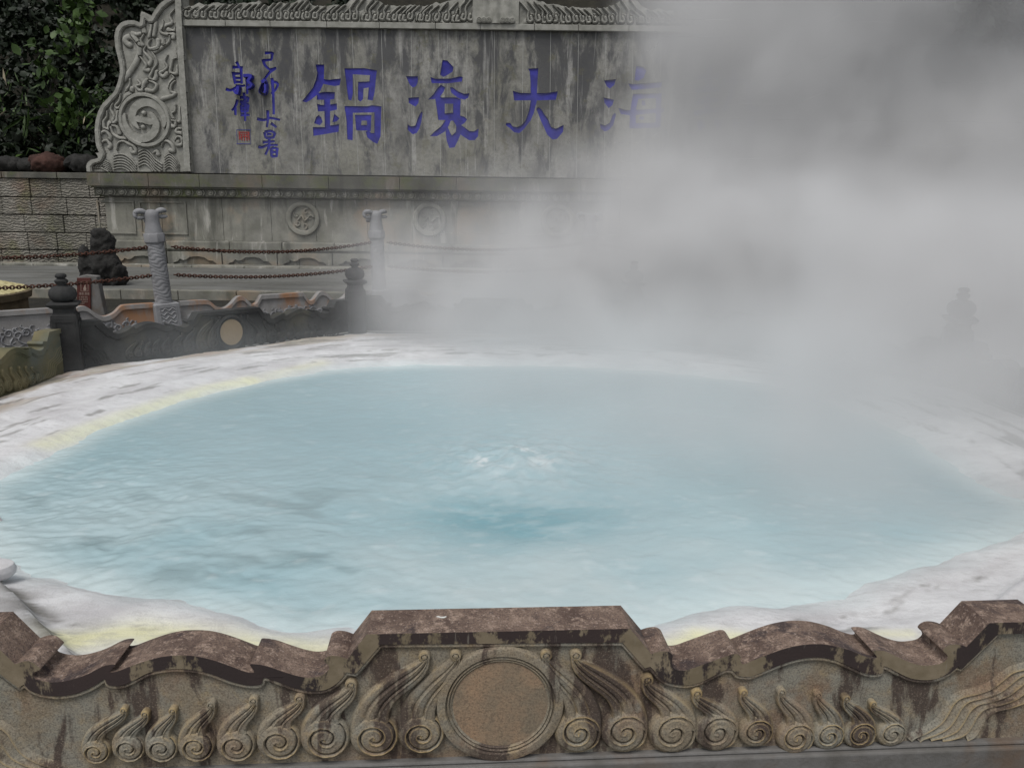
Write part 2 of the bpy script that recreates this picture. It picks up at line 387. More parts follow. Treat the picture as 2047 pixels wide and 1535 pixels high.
Z += (fbm(X*5, Y*5, 4, 5)-.5)*.014*np.clip(d*8+.3, 0, 1)+(fbm(X*30, Y*30, 3, 6)-.5)*.005*np.clip(d*5, 0, 1)
# curved near-left and near-right kerbs of the basin
kl = [tuple(onz(x, y, .5)[:2]) for x, y in [(-150, 1085), (-40, 1130), (20, 1165), (60, 1200), (90, 1240), (120, 1275), (160, 1305), (230, 1345)]]
kr = [tuple(onz(x, y, .5)[:2]) for x, y in [(2140, 1080), (2047, 1140), (1990, 1185), (1930, 1235), (1880, 1275), (1820, 1310)]]
dk, tk = seg_dist(X, Y, kl, True); dr, tr = seg_dist(X, Y, kr, True)
sideL = (X < np.interp(Y, [p[1] for p in kl[::-1]], [p[0] for p in kl[::-1]]))
Z += np.where(sideL & (Y < 3.6), .085*np.clip(dk/.04, 0, 1), 0)+.012*np.exp(-(dk/.03)**2)
sideR = (X > np.interp(Y, [p[1] for p in kr[::-1]], [p[0] for p in kr[::-1]]))
Z += np.where(sideR & (Y < 3.6), .045*np.clip(dr/.03, 0, 1), 0)
Z = np.where(dO < .04, Z-.02, Z)
def near(pts, w, z=.46):
    return np.exp(-(seg_dist(X, Y, [tuple(onz(x, y, z)[:2]) for x, y in pts])/w)**2)
n1 = fbm(X*3, Y*3, 4, 21); n2 = fbm(X*12, Y*12, 4, 22)
yel = 1.0*near([(150, 1285), (250, 1262), (400, 1275), (560, 1290), (700, 1305)], .10)+.9*near([(1330, 1290), (1400, 1262), (1500, 1270)], .055)
yel += .5*near([(1740, 1268), (1820, 1268)], .03)+.75*near([(90, 880), (170, 850), (250, 822), (330, 795), (420, 768), (500, 752)], .09)+.4*near([(500, 752), (640, 722)], .10)
yel += .35*near([(110, 1262), (140, 1290)], .03)
yel = np.clip(yel*(.5+1.0*n1+.6*(n2-.35)), 0, 1)
ost = np.clip((.42-dO)/.2, 0, 1)*(X < .5)*(Y > 4.5)*np.clip(fbm(np.arctan2(Y-5, X)*7, dO*9, 5, 31)*7-2.9, 0, 1)      # brown scale by the kerb, left
dirt = np.clip(ost*.8, 0, 1)
dirt2 = np.clip(near([(-60, 1115), (20, 1150), (70, 1190), (97, 1240)], .06, .55)*np.clip(fbm(X*14, Y*14, 4, 41)*9-4.0, 0, 1)*1.3, 0, 1)
dirt2 = np.maximum(dirt2, np.where(sideL & (Y < 3.6), np.clip(fbm(X*13, Y*13, 5, 42)*9-4.6, 0, .8), 0)*np.exp(-(dk/.16)**2))
dirt2 = np.maximum(dirt2, np.where(sideR & (Y < 3.6), np.clip(fbm(X*9, Y*9, 5, 43)*8-4.0, 0, .6), 0))
dirt2 = np.maximum(dirt2, .75*np.clip(fbm(np.arctan2(Y-5, X)*9, d*16, 5, 44)*11-6.9, 0, 1)*(d > .15))
wet = np.clip(1-np.abs(d)/.16, 0, 1)*np.clip(1.6*n1, 0, 1)
t = NT('white_sinter')
c = t.mix(t.ramp(t.noise(3.2, 6, .6), (.35, 0), (.6, 1)), (.49, .48, .488), (.64, .64, .645))
c = t.mix(t.math('MULTIPLY', t.attr('yellow'), .85), c, t.mix(t.noise(6, 4), (.72, .69, .36), (.74, .725, .50)))
c = t.mix(t.attr('stain'), c, t.mix(t.ramp(t.noise(4, 5, .7), (.4, 0), (.6, 1)), (.33, .29, .21), (.34, .25, .19)))
c = t.mix(t.math('MULTIPLY', t.attr('crust'), .9), c, t.mix(t.noise(30, 4), (.075, .068, .055), (.20, .19, .17)))
c = t.mix(t.math('MULTIPLY', t.attr('wet'), .35), c, (.50, .62, .62))
c = t.mix(t.ramp(t.noise(1, 6, .72, t.mapn((9, 20, 9))), (.40, .3), (.50, 0)), c, (.38, .37, .365))
v = t.n.new('ShaderNodeTexVoronoi'); v.inputs['Scale'].default_value = 26; t.lk(t.pos, v.inputs['Vector'])
n = t.bump(t.noise(70, 7, .75), .8, .006); n = t.bump(v.outputs['Distance'], .35, .006, n); n = t.bump(t.noise(12, 6, .7), .5, .012, n)
M['sinter'] = t.out(c, .6, n, .35)
o = gridmesh('pool_rim', X, Y, Z, M['sinter'], mask=dO > -.03, attrs=dict(yellow=yel, stain=dirt, crust=dirt2, wet=wet)); o['kind'] = 'structure'
MB().add([(x, y, .47) for x, y in OCT]+[(x, y, -.1) for x, y in OCT], [tuple(range(8, 16))]+[(i, (i+1) % 8, 8+(i+1) % 8, 8+i) for i in range(8)]).build('pool_kerb', M['grout'], sm=False)['kind'] = 'structure'

# ------------------------------------------------------------------ water
nx, ny = 520, 420
gx = np.linspace(-3.7, 3.7, nx); gy = np.linspace(2.2, 7.9, ny); X, Y = np.meshgrid(gx, gy)
bo = onz(1035, 925, WAT); tr_ = onz(1035, 1035, WAT)
rb = np.hypot((X-bo[0])/1.15, (Y-bo[1])/1.0); rt = np.hypot((X-tr_[0])/1.9, Y-tr_[1])
wx = X+.25*fbm(X*1.5, Y*1.5, 3, 2); wy = Y+.25*fbm(X*1.5+9, Y*1.5, 3, 4)
h = (fbm(wx*4, wy*5.5, 4, 50)-.5)*.021+(fbm(wx*24, wy*30, 3, 51)-.5)*.008
calm = .55+.45*np.clip((5.2-Y)/2, 0, 1)+.6*np.exp(-((X+2)/1.2)**2-((Y-3.6)/1.0)**2)
h *= calm
h += .05*np.exp(-(rb/.33)**2)*(.5+1.0*fbm(X*11, Y*11, 4, 52))+.05*np.exp(-(rb/.6)**2)*(fbm(X*12, Y*12, 4, 53)-.3)
h -= .03*np.exp(-((rt-.1)/.25)**2)
foam = np.zeros_like(X)
for (fx_, fy_, fr_, fs_) in [(965, 932, .09, .8), (1042, 918, .10, .75), (1085, 935, .12, .6), (1010, 950, .12, .4), (1130, 915, .08, .4)]:
    q = onz(fx_, fy_, WAT); foam = np.maximum(foam, fs_*np.exp(-(((X-q[0])**2+((Y-q[1])*.8)**2)/fr_**2))*np.clip(fbm(X*24, Y*24, 4, 54)*6-2.3, 0, 1))
foam = np.maximum(foam, .22*np.exp(-(rb/.55)**2)*np.clip(fbm(X*16, Y*24, 4, 56)*6-3.0, 0, 1))
foam = np.maximum(foam, .16*np.clip(fbm(wx*10, wy*15, 5, 57)*6-3.9, 0, 1))
deep = np.exp(-(((X-tr_[0])/.52)**2+((Y-tr_[1]-.16*np.abs(X-tr_[0]))/.27)**2))*np.clip(fbm(wx*5, wy*9, 5, 60)*4-.9, 0, 1)*1.3
q = onz(700, 850, WAT); deep = np.maximum(deep, .55*np.exp(-((X-q[0])/1.2)**2-((Y-q[1])/.8)**2))
q = onz(150, 1130, WAT); deep = np.maximum(deep, .55*np.exp(-((X-q[0])/.5)**2-((Y-q[1])/.35)**2)*np.clip(.3+fbm(wx*6, wy*9, 4, 61)*1.4, 0, 1))
q = onz(1900, 960, WAT); deep = np.maximum(deep, .5*np.exp(-((X-q[0])/.3)**2-((Y-q[1])/.35)**2))
milk = np.clip(fbm(wx*1.1, wy*1.6, 4, 62)*2.6-.75, 0, 1)*np.clip((4.6-Y)/1.6, 0, 1)
dd = seg_dist(X, Y, WP+[WP[0]]); shore = np.exp(-(dd/.16)**2)
murk = .8*near([(1000, 900)], 1)if 0 else np.clip(fbm(wx*3.2, wy*7, 5, 63)*7-4.0, 0, 1)*np.clip((4.6-Y)/.8, 0, 1)*(X < -.2)
t = NT('milky_hot_water')
c = t.mix(t.attr('milk'), (.285, .42, .455), (.43, .51, .52))
c = t.mix(t.math('MULTIPLY', t.attr('deep'), .9), c, (.165, .325, .37))
c = t.mix(t.math('MULTIPLY', t.attr('murk'), .5), c, (.16, .23, .24))
c = t.mix(t.math('MULTIPLY', t.attr('shore'), .7), c, (.55, .63, .63))
c = t.mix(t.ramp(t.noise(26, 5, .7, t.mapn((.6, 1.5, 1))), (.52, 0), (.75, .22)), c, (.38, .52, .54))
c = t.mix(t.attr('foam'), c, (.70, .73, .73))
n = t.bump(t.noise(34, 5, .65, t.mapn((.7, 1.3, 1)), .6), .22, .010)
M['water'] = t.out(c, .22, n, .5)
o = gridmesh('water', X, Y, WAT+h, M['water'], mask=(dd < .35) | inside(X, Y, WP), attrs=dict(foam=foam, deep=deep, milk=milk, shore=shore, murk=murk)); o['kind'] = 'structure'

# white knobbed overflow stone at the left edge of the basin
kn = onz(0, 1128, .52)
tk_ = MB().lathe([(.001, .0), (.052, .0), (.066, .012), (.070, .03), (.062, .052), (.045, .060), (.001, .060)], n=32, amp=lambda a, hh: .05*math.sin(3*a+1))
tk_.tube([(-.02, .01, .028), (-.12, .02, .025), (-.30, .01, .02), (-.5, -.06, .02)], [.035, .032, .034, .036], 12)
ks = tk_.build('scale_covered_pipe', M['sinter'], loc=(kn[0]-.02, kn[1], .465))
tag(ks, 'white scale-covered round pipe end sticking out at the left edge of the blue pool', 'pipe')

# ================================================================== near carved balustrade panel
NA = math.radians(4.0); NO = np.array([0, 2.0, 0.]); NU = np.array([math.cos(NA), math.sin(NA), 0]); NN = np.array([-math.sin(NA), math.cos(NA), 0])
def pl(x, y, off=0.):
    d_ = ray(x, y); C0 = np.array([0, 0, CZ]); tt = ((NO+NN*off-C0) @ NN)/(d_ @ NN); p = C0+d_*tt
    return (float((p-NO) @ NU), float(p[2]))
FR = -.014
top_px = [(30,1327),(45,1322),(56,1321),(66,1324),(75,1331),(81,1337),(74,1341),(67,1344),(65,1349),(71,1356.5),(92,1362),(112,1363),(138.5,1359),(171.5,1348.5),(198,1335),(214,1329),(229.5,1328),(226,1334),(220,1342.5),(235.5,1341),
 (264.5,1330),(297,1319),(329,1311.5),(361,1309.5),(393.5,1311.5),(426,1319),(458,1330),(487,1341),(500,1344),(508,1343),(504,1335),(499.5,1327.5),(512,1327),(534,1331),(563,1341),(592.6,1350),(616,1354),(636.5,1352),(651,1344),(658,1335),(655,1328),(647.5,1322),(649,1316),(656,1311.5),(666,1310),(680.5,1312),(694,1317)]
top_px2 = [(1302,1306.6),(1317,1302),(1329,1301),(1338,1303),(1345,1310),(1343,1322),(1347,1335),(1359.5,1339.6),(1376.6,1338),(1402,1329),(1436,1317),(1462,1308),(1474,1307),(1481,1312),(1480,1321),(1486,1327),(1506,1319.7),(1535.5,1307.7),(1569.7,1295.7),(1604,1288.5),(1634.6,1286.8),(1663.7,1289.7),
 (1698,1299),(1723.5,1309.4),(1745,1315.4),(1753,1313),(1748,1306),(1746,1300.5),(1768,1301),(1793,1312),(1818.6,1323),(1844,1329.5),(1864.4,1329),(1883,1325),(1894,1315.6),(1892,1307),(1885,1300),(1891.5,1292),(1903.4,1287.6),(1918.6,1288.5),(1932,1292.7)]
bot_px = [(38,1375.6),(47.5,1368),(59,1379),(79,1387),(105.5,1391),(132,1390),(158,1384),(185,1372),(204.5,1359),(210,1358),(213,1366),(221.6,1370),(244,1369.6),(270,1358),(297,1344.5),(329,1338),(361,1336.5),(393.5,1339.7),(426,1348.5),(458,1360.6),(490,1368.7),(514.5,1369.5),(524,1364),(525,1356),(534,1355),(563,1365.6),(592.6,1376),(622,1381),(651,1378),(673,1365.6),(688,1349.5),(692,1343),(711,1346.6),(761,1288)]
bot_px2 = [(1244,1284),(1289.4,1335.3),(1299.7,1332),(1308,1340),(1317,1352),(1334,1363.5),(1359.5,1368.6),(1385,1367.8),(1411,1358.4),(1445,1341),(1458.6,1338),(1467,1341),(1475.7,1350),(1496,1352.4),(1506,1350.4),(1535.5,1338.5),(1569.7,1325),(1604,1316),(1638,1313.7),(1672,1319.7),(1706.4,1335),(1732,1346),(1751,1348),(1764.5,1343.6),(1767.8,1331),(1793,1342.7),(1818.6,1354.6),(1844,1358.8),(1869.5,1357),(1895,1347.8),(1915,1332.5),(1922,1337.6),(1995,1267.3)]
def spl(px, n=3): return smooth([pl(x, y, FR) for x, y in px], n)
HL = 1.60
c1, c2 = pl(-28, 1272, FR), pl(1978, 1245, FR); d1, d2 = pl(-62, 1300, FR), bot_px2[-1]
TOPC = [(-HL, c1[1]+.001), c1]+spl(top_px)+[pl(733, 1267.4, FR), pl(1259.5, 1256, FR)]+spl(top_px2)+[c2, (HL, c2[1]+.001)]
bl, b2 = pl(-62, 1300, FR), pl(1995, 1267.3, FR)
BOTC = [(-HL, bl[1])]+[bl]+spl(bot_px[:-2])+[pl(711, 1346.6, FR), pl(761, 1288, FR), pl(1244, 1284, FR), pl(1289.4, 1335.3, FR)]+spl(bot_px2[2:-2])+[pl(1922, 1337.6, FR), b2, (HL, b2[1])]
SILL = [pl(0, 1523)[1], pl(1000, 1508)[1], pl(2047, 1491)[1]]; zs = float(np.mean(SILL))
def make_panel(mr, mt, mf, mp, md, mp2):
    root = thing('carved_balustrade_panel', '', 'balustrade', (NO[0], NO[1], 0), NA)
    s = MB().prism([(x, z+.008) for x, z in BOTC]+[(HL, zs-.01), (-HL, zs-.01)], 0, .10)
    s.build('panel_slab', mp2, root, ang=30)
    cp = MB().prism(TOPC+BOTC[::-1], FR, .118, mi=0, mif=1)
    o = cp.build('coping', [mt, mf], root, ang=42, bevel=.0035)
    # moulding bead that follows the underside of the coping
    bd = MB().tube([(x, -.004, z-.0085) for x, z in BOTC[1:-1]], .0075, 8); bd.build('bead_moulding', mp2, root, ang=60)
    b = MB().box(-HL, HL, -.035, .135, -.02, zs-.012).box(-HL, HL, -.022, .12, zs-.012, zs)
    b.build('plinth', mp, root, sm=False, bevel=.008)
    # medallion
    mc = pl(1000, 1402); R_ = pl(1126, 1402)[0]-mc[0]; r = R_
    prof = [(r, 0), (r*1.0, .014), (r*.985, .021), (r*.955, .0225), (r*.865, .0225), (r*.845, .014), (r*.838, .012), (r*.830, .017), (r*.815, .020), (r*.80, .017), (r*.79, .012), (r*.782, .015), (r*.77, .017), (r*.755, .013), (r*.74, .012)]
    MB().lathe(prof, (mc[0], 0, mc[1]), 96, 'y').build('medallion_ring', mp2, root, ang=50)
    MB().lathe([(r*.742, .0), (r*.742, .0125), (r*.5, .0135), (r*.2, .014), (.0005, .014)], (mc[0], 0, mc[1]), 64, 'y').build('medallion_plate', md, root, ang=50)
    # cloud scrolls: coiled disc + fluted tail + curled tip
    SC = [(197,1493,29,250,1412),(262,1487,33,292,1419),(327,1487,33,347,1413),(396,1484,36,423,1401),(475,1482,38,507,1393),(560,1475,43,598,1389),(652,1468,48,700,1362),(750,1465,47,846,1306),(843,1460,45,908,1304),
          (1155,1456,45,1094,1303),(1247,1455,45,1153,1303),(1343,1456,46,1295,1352),(1430,1455,42,1393,1379),(1508,1455,33,1485,1377),(1587,1466,36,1561,1377),(1651,1462,31,1633,1382),(1714,1460,31,1689,1389),(1776,1458,28,1742,1400)]
    for (x, y, rr, tx, ty) in SC:
        c_ = pl(x, y); rad = (pl(x+rr, y)[0]-c_[0])*1.07; tp = pl(tx, ty); m = 1 if tx > x else -1
        g = MB(); nr, nth = 26, 56; rho = np.linspace(0, 1, nr); th = np.linspace(0, 2*np.pi, nth+1)[:-1]
        RR, TH = np.meshgrid(rho, th, indexing='ij'); turns = 2.15
        base = .026*np.sqrt(np.clip(1-RR**10, 0, 1))*(1-.12*RR**2)
        ph = (TH*m-1.9*m*m)/(2*np.pi)
        q_ = RR*turns-(ph % 1); dg = np.abs(q_-np.round(q_))/turns
        gr = np.where((RR > .13) & (RR < .96), np.exp(-(dg/.040)**2), 0)
        sgn = (q_-np.round(q_))/turns
        hh = base-.0105*gr+.003*np.clip(1-np.abs(sgn-.09)/.07, 0, 1)*(RR < .93)
        P = np.stack([c_[0]+rad*RR*np.cos(TH), -hh, c_[1]+rad*RR*np.sin(TH)], -1); g.grid(P, 0, True)
        D = tp[1]-c_[1]; Wd = abs(tp[0]-c_[0]); k = rad
        L = [(c_[0]-m*k*.99, c_[1]+.0*k), (c_[0]-m*k*1.12, c_[1]+.56*D), (tp[0]-m*(.52*Wd), tp[1]-.20*D), (tp[0]-m*.02*k, tp[1]-.04*D)]
        Rr = [(c_[0]+m*.66*k, c_[1]+.72*k), (c_[0]+m*.50*k, c_[1]+.55*D), (tp[0]+m*.45*k, tp[1]-.40*D), (tp[0]+m*.26*k, tp[1]-.02*D)]
        def bz(Pq, u): return np.array([sum(b_*Pq[i][ax] for i, b_ in enumerate([(1-u)**3, 3*u*(1-u)**2, 3*u*u*(1-u), u**3])) for ax in (0, 1)])
        U = np.linspace(0, 1, 30); V = np.linspace(0, 1, 19); P = np.zeros((30, 19, 3))
        for i, u_ in enumerate(U):
            a_, b_ = bz(L, u_), bz(Rr, u_); hgt = (.021+.005*u_)*(1-.25*u_)
            for j, v_ in enumerate(V):
                e = min(1, min(v_, 1-v_)/.07); f_ = 1-.0-.34*math.exp(-((v_-.36)/.035)**2)-.34*math.exp(-((v_-.66)/.035)**2)+.16*math.exp(-((v_-.42)/.03)**2)+.16*math.exp(-((v_-.72)/.03)**2)
                pz = a_*(1-v_)+b_*v_; P[i, j] = (pz[0], -hgt*math.sqrt(e)*f_*(1-.25*(1-v_)*0), pz[1])
        g.grid(P)
        kt = .24*k; cc = (tp[0]+m*.06*k, 0, tp[1]-.02*k)
        g.lathe([(kt, 0), (kt, .014), (kt*.88, .019), (kt*.6, .020), (kt*.5, .015), (kt*.4, .0195), (.0003, .021)], cc, 20, 'y')
        g.build('cloud_scroll', mr, root, ang=50)
    # flowing wave ribs at both ends
    bw = [(1150,1185),(1200,1110),(1300,1065),(1400,1000),(1455,930),(1500,850),(1560,800),(1680,770),(1790,730),(1870,670),(1950,610),(2060,580),(2180,540),(2300,480)]
    rib = [pl(1507+x/3.79, 1180+y/3.79) for x, y in bw]
    for sd_ in (1, -1):
        g = MB()
        for kk in range(5):
            pts = smooth([((x+kk*.028)*1., z-kk*.013*min(1, i/3)) for i, (x, z) in enumerate(rib)], 4)
            pts = [(x, z) for x, z in pts if x < HL-.012 and z > zs]
            mx = 2*pl(1000, 1402)[0]
            if sd_ < 0: pts = [(mx-x, z) for x, z in pts if mx-x > -HL+.012]
            if len(pts) < 3: continue
            # one-sided rib: steep lower edge, gentle upper
            A = np.array(pts); Tn = np.gradient(A, axis=0); Tn /= np.linalg.norm(Tn, axis=1)[:, None]+1e-9; Nn = np.stack([-Tn[:, 1], Tn[:, 0]], 1)*sd_
            P = np.zeros((len(A), 6, 3))
            for j, (o_, hh_) in enumerate([(-.0055, -.001), (-.004, .007), (-.0005, .0105), (.004, .0085), (.012, .004), (.021, -.001)]):
                P[:, j, 0] = A[:, 0]+Nn[:, 0]*o_; P[:, j, 2] = A[:, 1]+Nn[:, 1]*o_; P[:, j, 1] = -hh_
            g.grid(P)
        g.build('wave_relief', mr, root, ang=60)
    return root
pan = make_panel(M['relief'], M['ctop'], M['fascia'], M['plinth'], m_plate(), M['reliefp'])
tag(pan, 'near brown carved stone balustrade with purple-brown coping, round blank medallion and rows of cloud scrolls', group='carved balustrade panels round the pool')
zt_ = float(np.interp(pl(880, 1262, FR)[0], [pl(733, 1267.4, FR)[0], pl(1259.5, 1256, FR)[0]], [pl(733, 1267.4, FR)[1], pl(1259.5, 1256, FR)[1]])); cq = onz(880, 1234, zt_); cq = cq-NO; cs = float(cq @ NU); cy = float(cq @ NN)
wc = MB().add([(cs+a*.001, cy+b*.001, zt_+.0012+.0008*(i % 2)) for i, (a, b) in enumerate([(-13, 4), (-6, 7), (2, 3), (10, 2), (16, 6), (19, 1), (12, -5), (4, -7), (-2, -2), (-9, 0)])], [tuple(range(10))[::-1]])
wc.build('white_mark', m_flat('white_lime', (.62, .62, .58)), pan, sm=False)
def remat(root, mp):
    for ch in root.children_recursive:
        if ch.type == 'MESH':
            ch.data = DARKMESH.setdefault(ch.data.name+mp['key'], ch.data.copy())
            for i, m in enumerate(ch.data.materials): ch.data.materials[i] = mp.get(m.name, mp['*'])
DARKMESH = {}
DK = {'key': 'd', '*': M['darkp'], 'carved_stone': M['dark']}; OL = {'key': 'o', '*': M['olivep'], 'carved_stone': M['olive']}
def far_panel(a, b, zo, sz, label, mp, ins_=.11):
    r = copy_tree(pan); L = math.hypot(b[0]-a[0], b[1]-a[1]); ang = math.atan2(b[1]-a[1], b[0]-a[0])
    ux, uy = (b[0]-a[0])/L, (b[1]-a[1])/L
    r.location = ((a[0]+b[0])/2, (a[1]+b[1])/2, zo); r.rotation_euler = (0, 0, ang); r.scale = ((L-2*ins_)/(2*HL), 1, sz)
    for ch in list(r.children):
        if ch.name.startswith('white_mark'): bpy.data.objects.remove(ch)
    remat(r, mp); tag(r, label)
    return r
P1, P2, P3, P4, P5 = (-3.93, 6.80), (-1.84, 9.10), (1.42, 9.25), (3.80, 6.60), (3.88, 4.2)
P0 = (-3.99, 3.72)
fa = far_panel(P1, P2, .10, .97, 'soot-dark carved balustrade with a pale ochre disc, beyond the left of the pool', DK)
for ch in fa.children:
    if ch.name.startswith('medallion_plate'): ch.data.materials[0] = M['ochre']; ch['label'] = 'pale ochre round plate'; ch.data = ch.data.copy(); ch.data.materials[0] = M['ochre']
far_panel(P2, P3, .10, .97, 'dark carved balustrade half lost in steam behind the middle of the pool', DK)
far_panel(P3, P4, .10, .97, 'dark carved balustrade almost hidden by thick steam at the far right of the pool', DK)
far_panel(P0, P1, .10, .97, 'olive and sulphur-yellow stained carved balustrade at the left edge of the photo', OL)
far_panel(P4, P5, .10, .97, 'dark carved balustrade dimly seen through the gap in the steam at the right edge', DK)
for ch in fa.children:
    if ch.name.startswith('medallion_plate'): ch.data.materials[0] = M['ochre']

# ------------------------------------------------------------------ black posts with gourd finials
def make_post():
    r = thing('finial_post', '', 'post', group='black stone posts with gourd finials')
    b = MB().box(-.105, .105, -.105, .105, -.45, .50); b.build('shaft', M['dpost'], r, sm=False, bevel=.012)
    b = MB()
    for k in range(4):
        c_, s_ = math.cos(k*math.pi/2), math.sin(k*math.pi/2)
        for (u0, u1, z0, z1) in [(-.08, -.066, .02, .46), (.066, .08, .02, .46), (-.066, .066, .446, .46), (-.066, .066, .02, .034)]:
            v = [(u, -y_, z) for z in (z0, z1) for u in (u0, u1) for y_ in (.1045, .112)]
            v = [(x*c_-y*s_, x*s_+y*c_, z) for x, y, z in v]
            b.add(v, [(0,1,3,2),(4,6,7,5),(0,2,6,4),(1,5,7,3),(0,4,5,1),(2,3,7,6)])
    b.build('shaft_frame', M['dpost'], r, sm=False)
    b = MB()
    def sq(rad, z): return [(rad*a, rad*b_, z) for a, b_ in ((-1,-1),(1,-1),(1,1),(-1,1))]
    pr = [(.105,.50),(.082,.525),(.080,.56),(.118,.585),(.128,.60),(.118,.612),(.075,.618)]
    rows = np.array([sq(a, z) for a, z in pr]); b.grid(rows, 0, True); b.add(sq(.075, .618), [(0, 1, 2, 3)]); b.build('neck', M['dpost'], r, sm=False, bevel=.006)
    rib = lambda a, hh: .05*abs(math.sin(5*a)) if hh < .76 else 0
    MB().lathe([(.001,.612),(.07,.615),(.098,.645),(.108,.68),(.100,.72),(.075,.745),(.045,.755)], n=60, amp=rib).build('gourd', M['dpost'], r, ang=60)
    MB().lathe([(.040,.752),(.036,.765),(.052,.785),(.055,.80),(.040,.812),(.030,.818),(.044,.83),(.046,.845),(.034,.858),(.001,.862)], n=32).build('finial_knob', M['dpost'], r, ang=60)
    return r
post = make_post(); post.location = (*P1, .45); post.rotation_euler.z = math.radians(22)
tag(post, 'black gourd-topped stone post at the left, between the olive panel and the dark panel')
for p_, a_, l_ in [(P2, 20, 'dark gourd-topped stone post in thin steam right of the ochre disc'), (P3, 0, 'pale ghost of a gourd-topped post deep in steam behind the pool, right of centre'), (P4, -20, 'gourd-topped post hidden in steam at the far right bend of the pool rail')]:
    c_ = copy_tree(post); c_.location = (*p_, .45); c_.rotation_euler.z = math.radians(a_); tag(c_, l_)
N0, N1 = (-1.76, 1.90), (1.80, 2.15)
far_panel(N0, P0, .05, .97, 'brown carved balustrade turning away beyond the left end of the near one', {'key': 'n', '*': M['reliefp'], 'carved_stone': M['relief']})
far_panel(N1, P5, .05, .97, 'brown carved balustrade turning away beyond the right end of the near one', {'key': 'n', '*': M['reliefp'], 'carved_stone': M['relief']})
for p_, a_, l_ in [(N0, 20, 'gourd-topped post at the left end of the near balustrade'), (N1, -18, 'gourd-topped post at the right end of the near balustrade'), (P5, -45, 'gourd-topped post at the right side of the pool rail'), (P0, 45, 'gourd-topped post at the left side of the pool rail')]:
    c_ = copy_tree(post); c_.location = (*p_, .38); c_.rotation_euler.z = math.radians(a_); tag(c_, l_)

# ================================================================== outer white balustrade, animal-head columns, chains
G = [(-6.85, 7.9), (-4.42, 9.9), (-2.01, 11.75), (1.16, 12.15), (4.1, 10.7)]
def make_column():
    r = thing('animal_head_column', '', 'column', group='white granite animal-head columns')
    z0 = -.35
    b = MB().box(-.15, .15, -.15, .15, z0, .50); b.build('pedestal', M['white'], r, sm=False, bevel=.012)
    # carved water pattern inset on the pedestal front
    g = MB()
    for i in range(9):
        z = -.02+i*.055
        if z > .44: continue
        pts = [(-.085+.017*k, -.152, z+.018*math.sin(k*1.25+i*1.3)) for k in range(11)]
        g.tube(pts, .009, 6)
    for (u0, u1, w0, w1) in [(-.105, -.095, -.06, .46), (.095, .105, -.06, .46), (-.095, .095, .45, .46), (-.095, .095, -.06, -.05)]: g.box(u0, u1, -.158, -.1495, w0, w1)
    g.build('pedestal_relief', M['white'], r, ang=60)
    # shaft with wrapped wave carving
    nz, nt = 120, 48; zz = np.linspace(.50, 1.30, nz); th = np.linspace(0, 2*np.pi, nt+1)[:-1]; ZZ, TT = np.meshgrid(zz, th, indexing='ij')
    ph = ZZ*62+1.6*np.sin(3*TT+ZZ*20)+2.2*fbm(TT*2+ZZ*5, ZZ*12, 3, 70); rr = .100+.0075*(np.abs(np.sin(ph))**.6)-.004
    MB().grid(np.stack([rr*np.cos(TT), rr*np.sin(TT), ZZ], -1), 0, True).build('shaft', M['white'], r, ang=80)
    b = MB().lathe([(.10, 1.29), (.104, 1.30), (.118, 1.305), (.118, 1.315), (.125, 1.32), (.128, 1.42), (.120, 1.435), (.001, 1.435)], n=8); b.build('collar', M['white'], r, ang=30, bevel=.006)
    # head seen from behind: thick neck, forehead, ears and curled horns
    hd = MB().lathe([(.105, 1.43), (.100, 1.47), (.088, 1.53), (.084, 1.60), (.088, 1.66), (.086, 1.70), (.070, 1.725), (.035, 1.74), (.001, 1.745)], n=24)
    hd.lathe([(.001, 0), (.05, .02), (.062, .08), (.052, .15), (.038, .21), (.02, .23), (.001, .232)], (0, 0, 0), 16)
    nb = len(hd.v)-7*16
    for i in range(nb, len(hd.v)):
        x_, y_, z_ = hd.v[i]; hd.v[i] = (x_, .05+z_*.95, 1.64+y_*.9-z_*.25)
    hd.build('head', M['white'], r, ang=70)
    for s_ in (-1, 1):
        e = MB().lathe([(.001, 0), (.020, .01), (.030, .05), (.026, .09), (.012, .12), (.001, .125)], n=12)
        e.v = [(s_*(.070+z_*.98), y_*.7+.0, 1.642+x_*.95) for x_, y_, z_ in e.v]; e.build('ear', M['white'], r, ang=70)
        pts = [(s_*.055, 0, 1.695), (s_*.085, -.005, 1.715), (s_*.125, -.008, 1.728), (s_*.160, 0, 1.722), (s_*.178, .01, 1.70)]+([(-.186, .0, 1.665), (-.178, -.01, 1.645)] if s_ < 0 else [])
        nn_ = 17 if s_ > 0 else 25; MB().tube(smooth(pts, 4), .034*np.sin(np.linspace(.75, 2.95, nn_))**.8+.003, 12).build('horn', M['white'], r, ang=70)
    return r
gc = make_column(); gc.scale = (1, 1, .93); gc.location = (*G[1], .205); gc.rotation_euler = (0, math.radians(-3.0), math.radians(39))
tag(gc, 'white granite column topped by a horned animal head seen from behind, nearest the left')
LB = ['', '', 'animal-head column in thin mist behind the second black post', 'faint animal-head column dissolving in steam, third from the left', 'animal-head column hidden in the thick steam at the right']
for k in (2, 3, 4):
    c_ = copy_tree(gc); c_.location = (*G[k], .205); c_.rotation_euler = (0, math.radians(-1.2 if k == 2 else 0), math.radians([0, 0, 38, -10, -40][k])); tag(c_, LB[k])
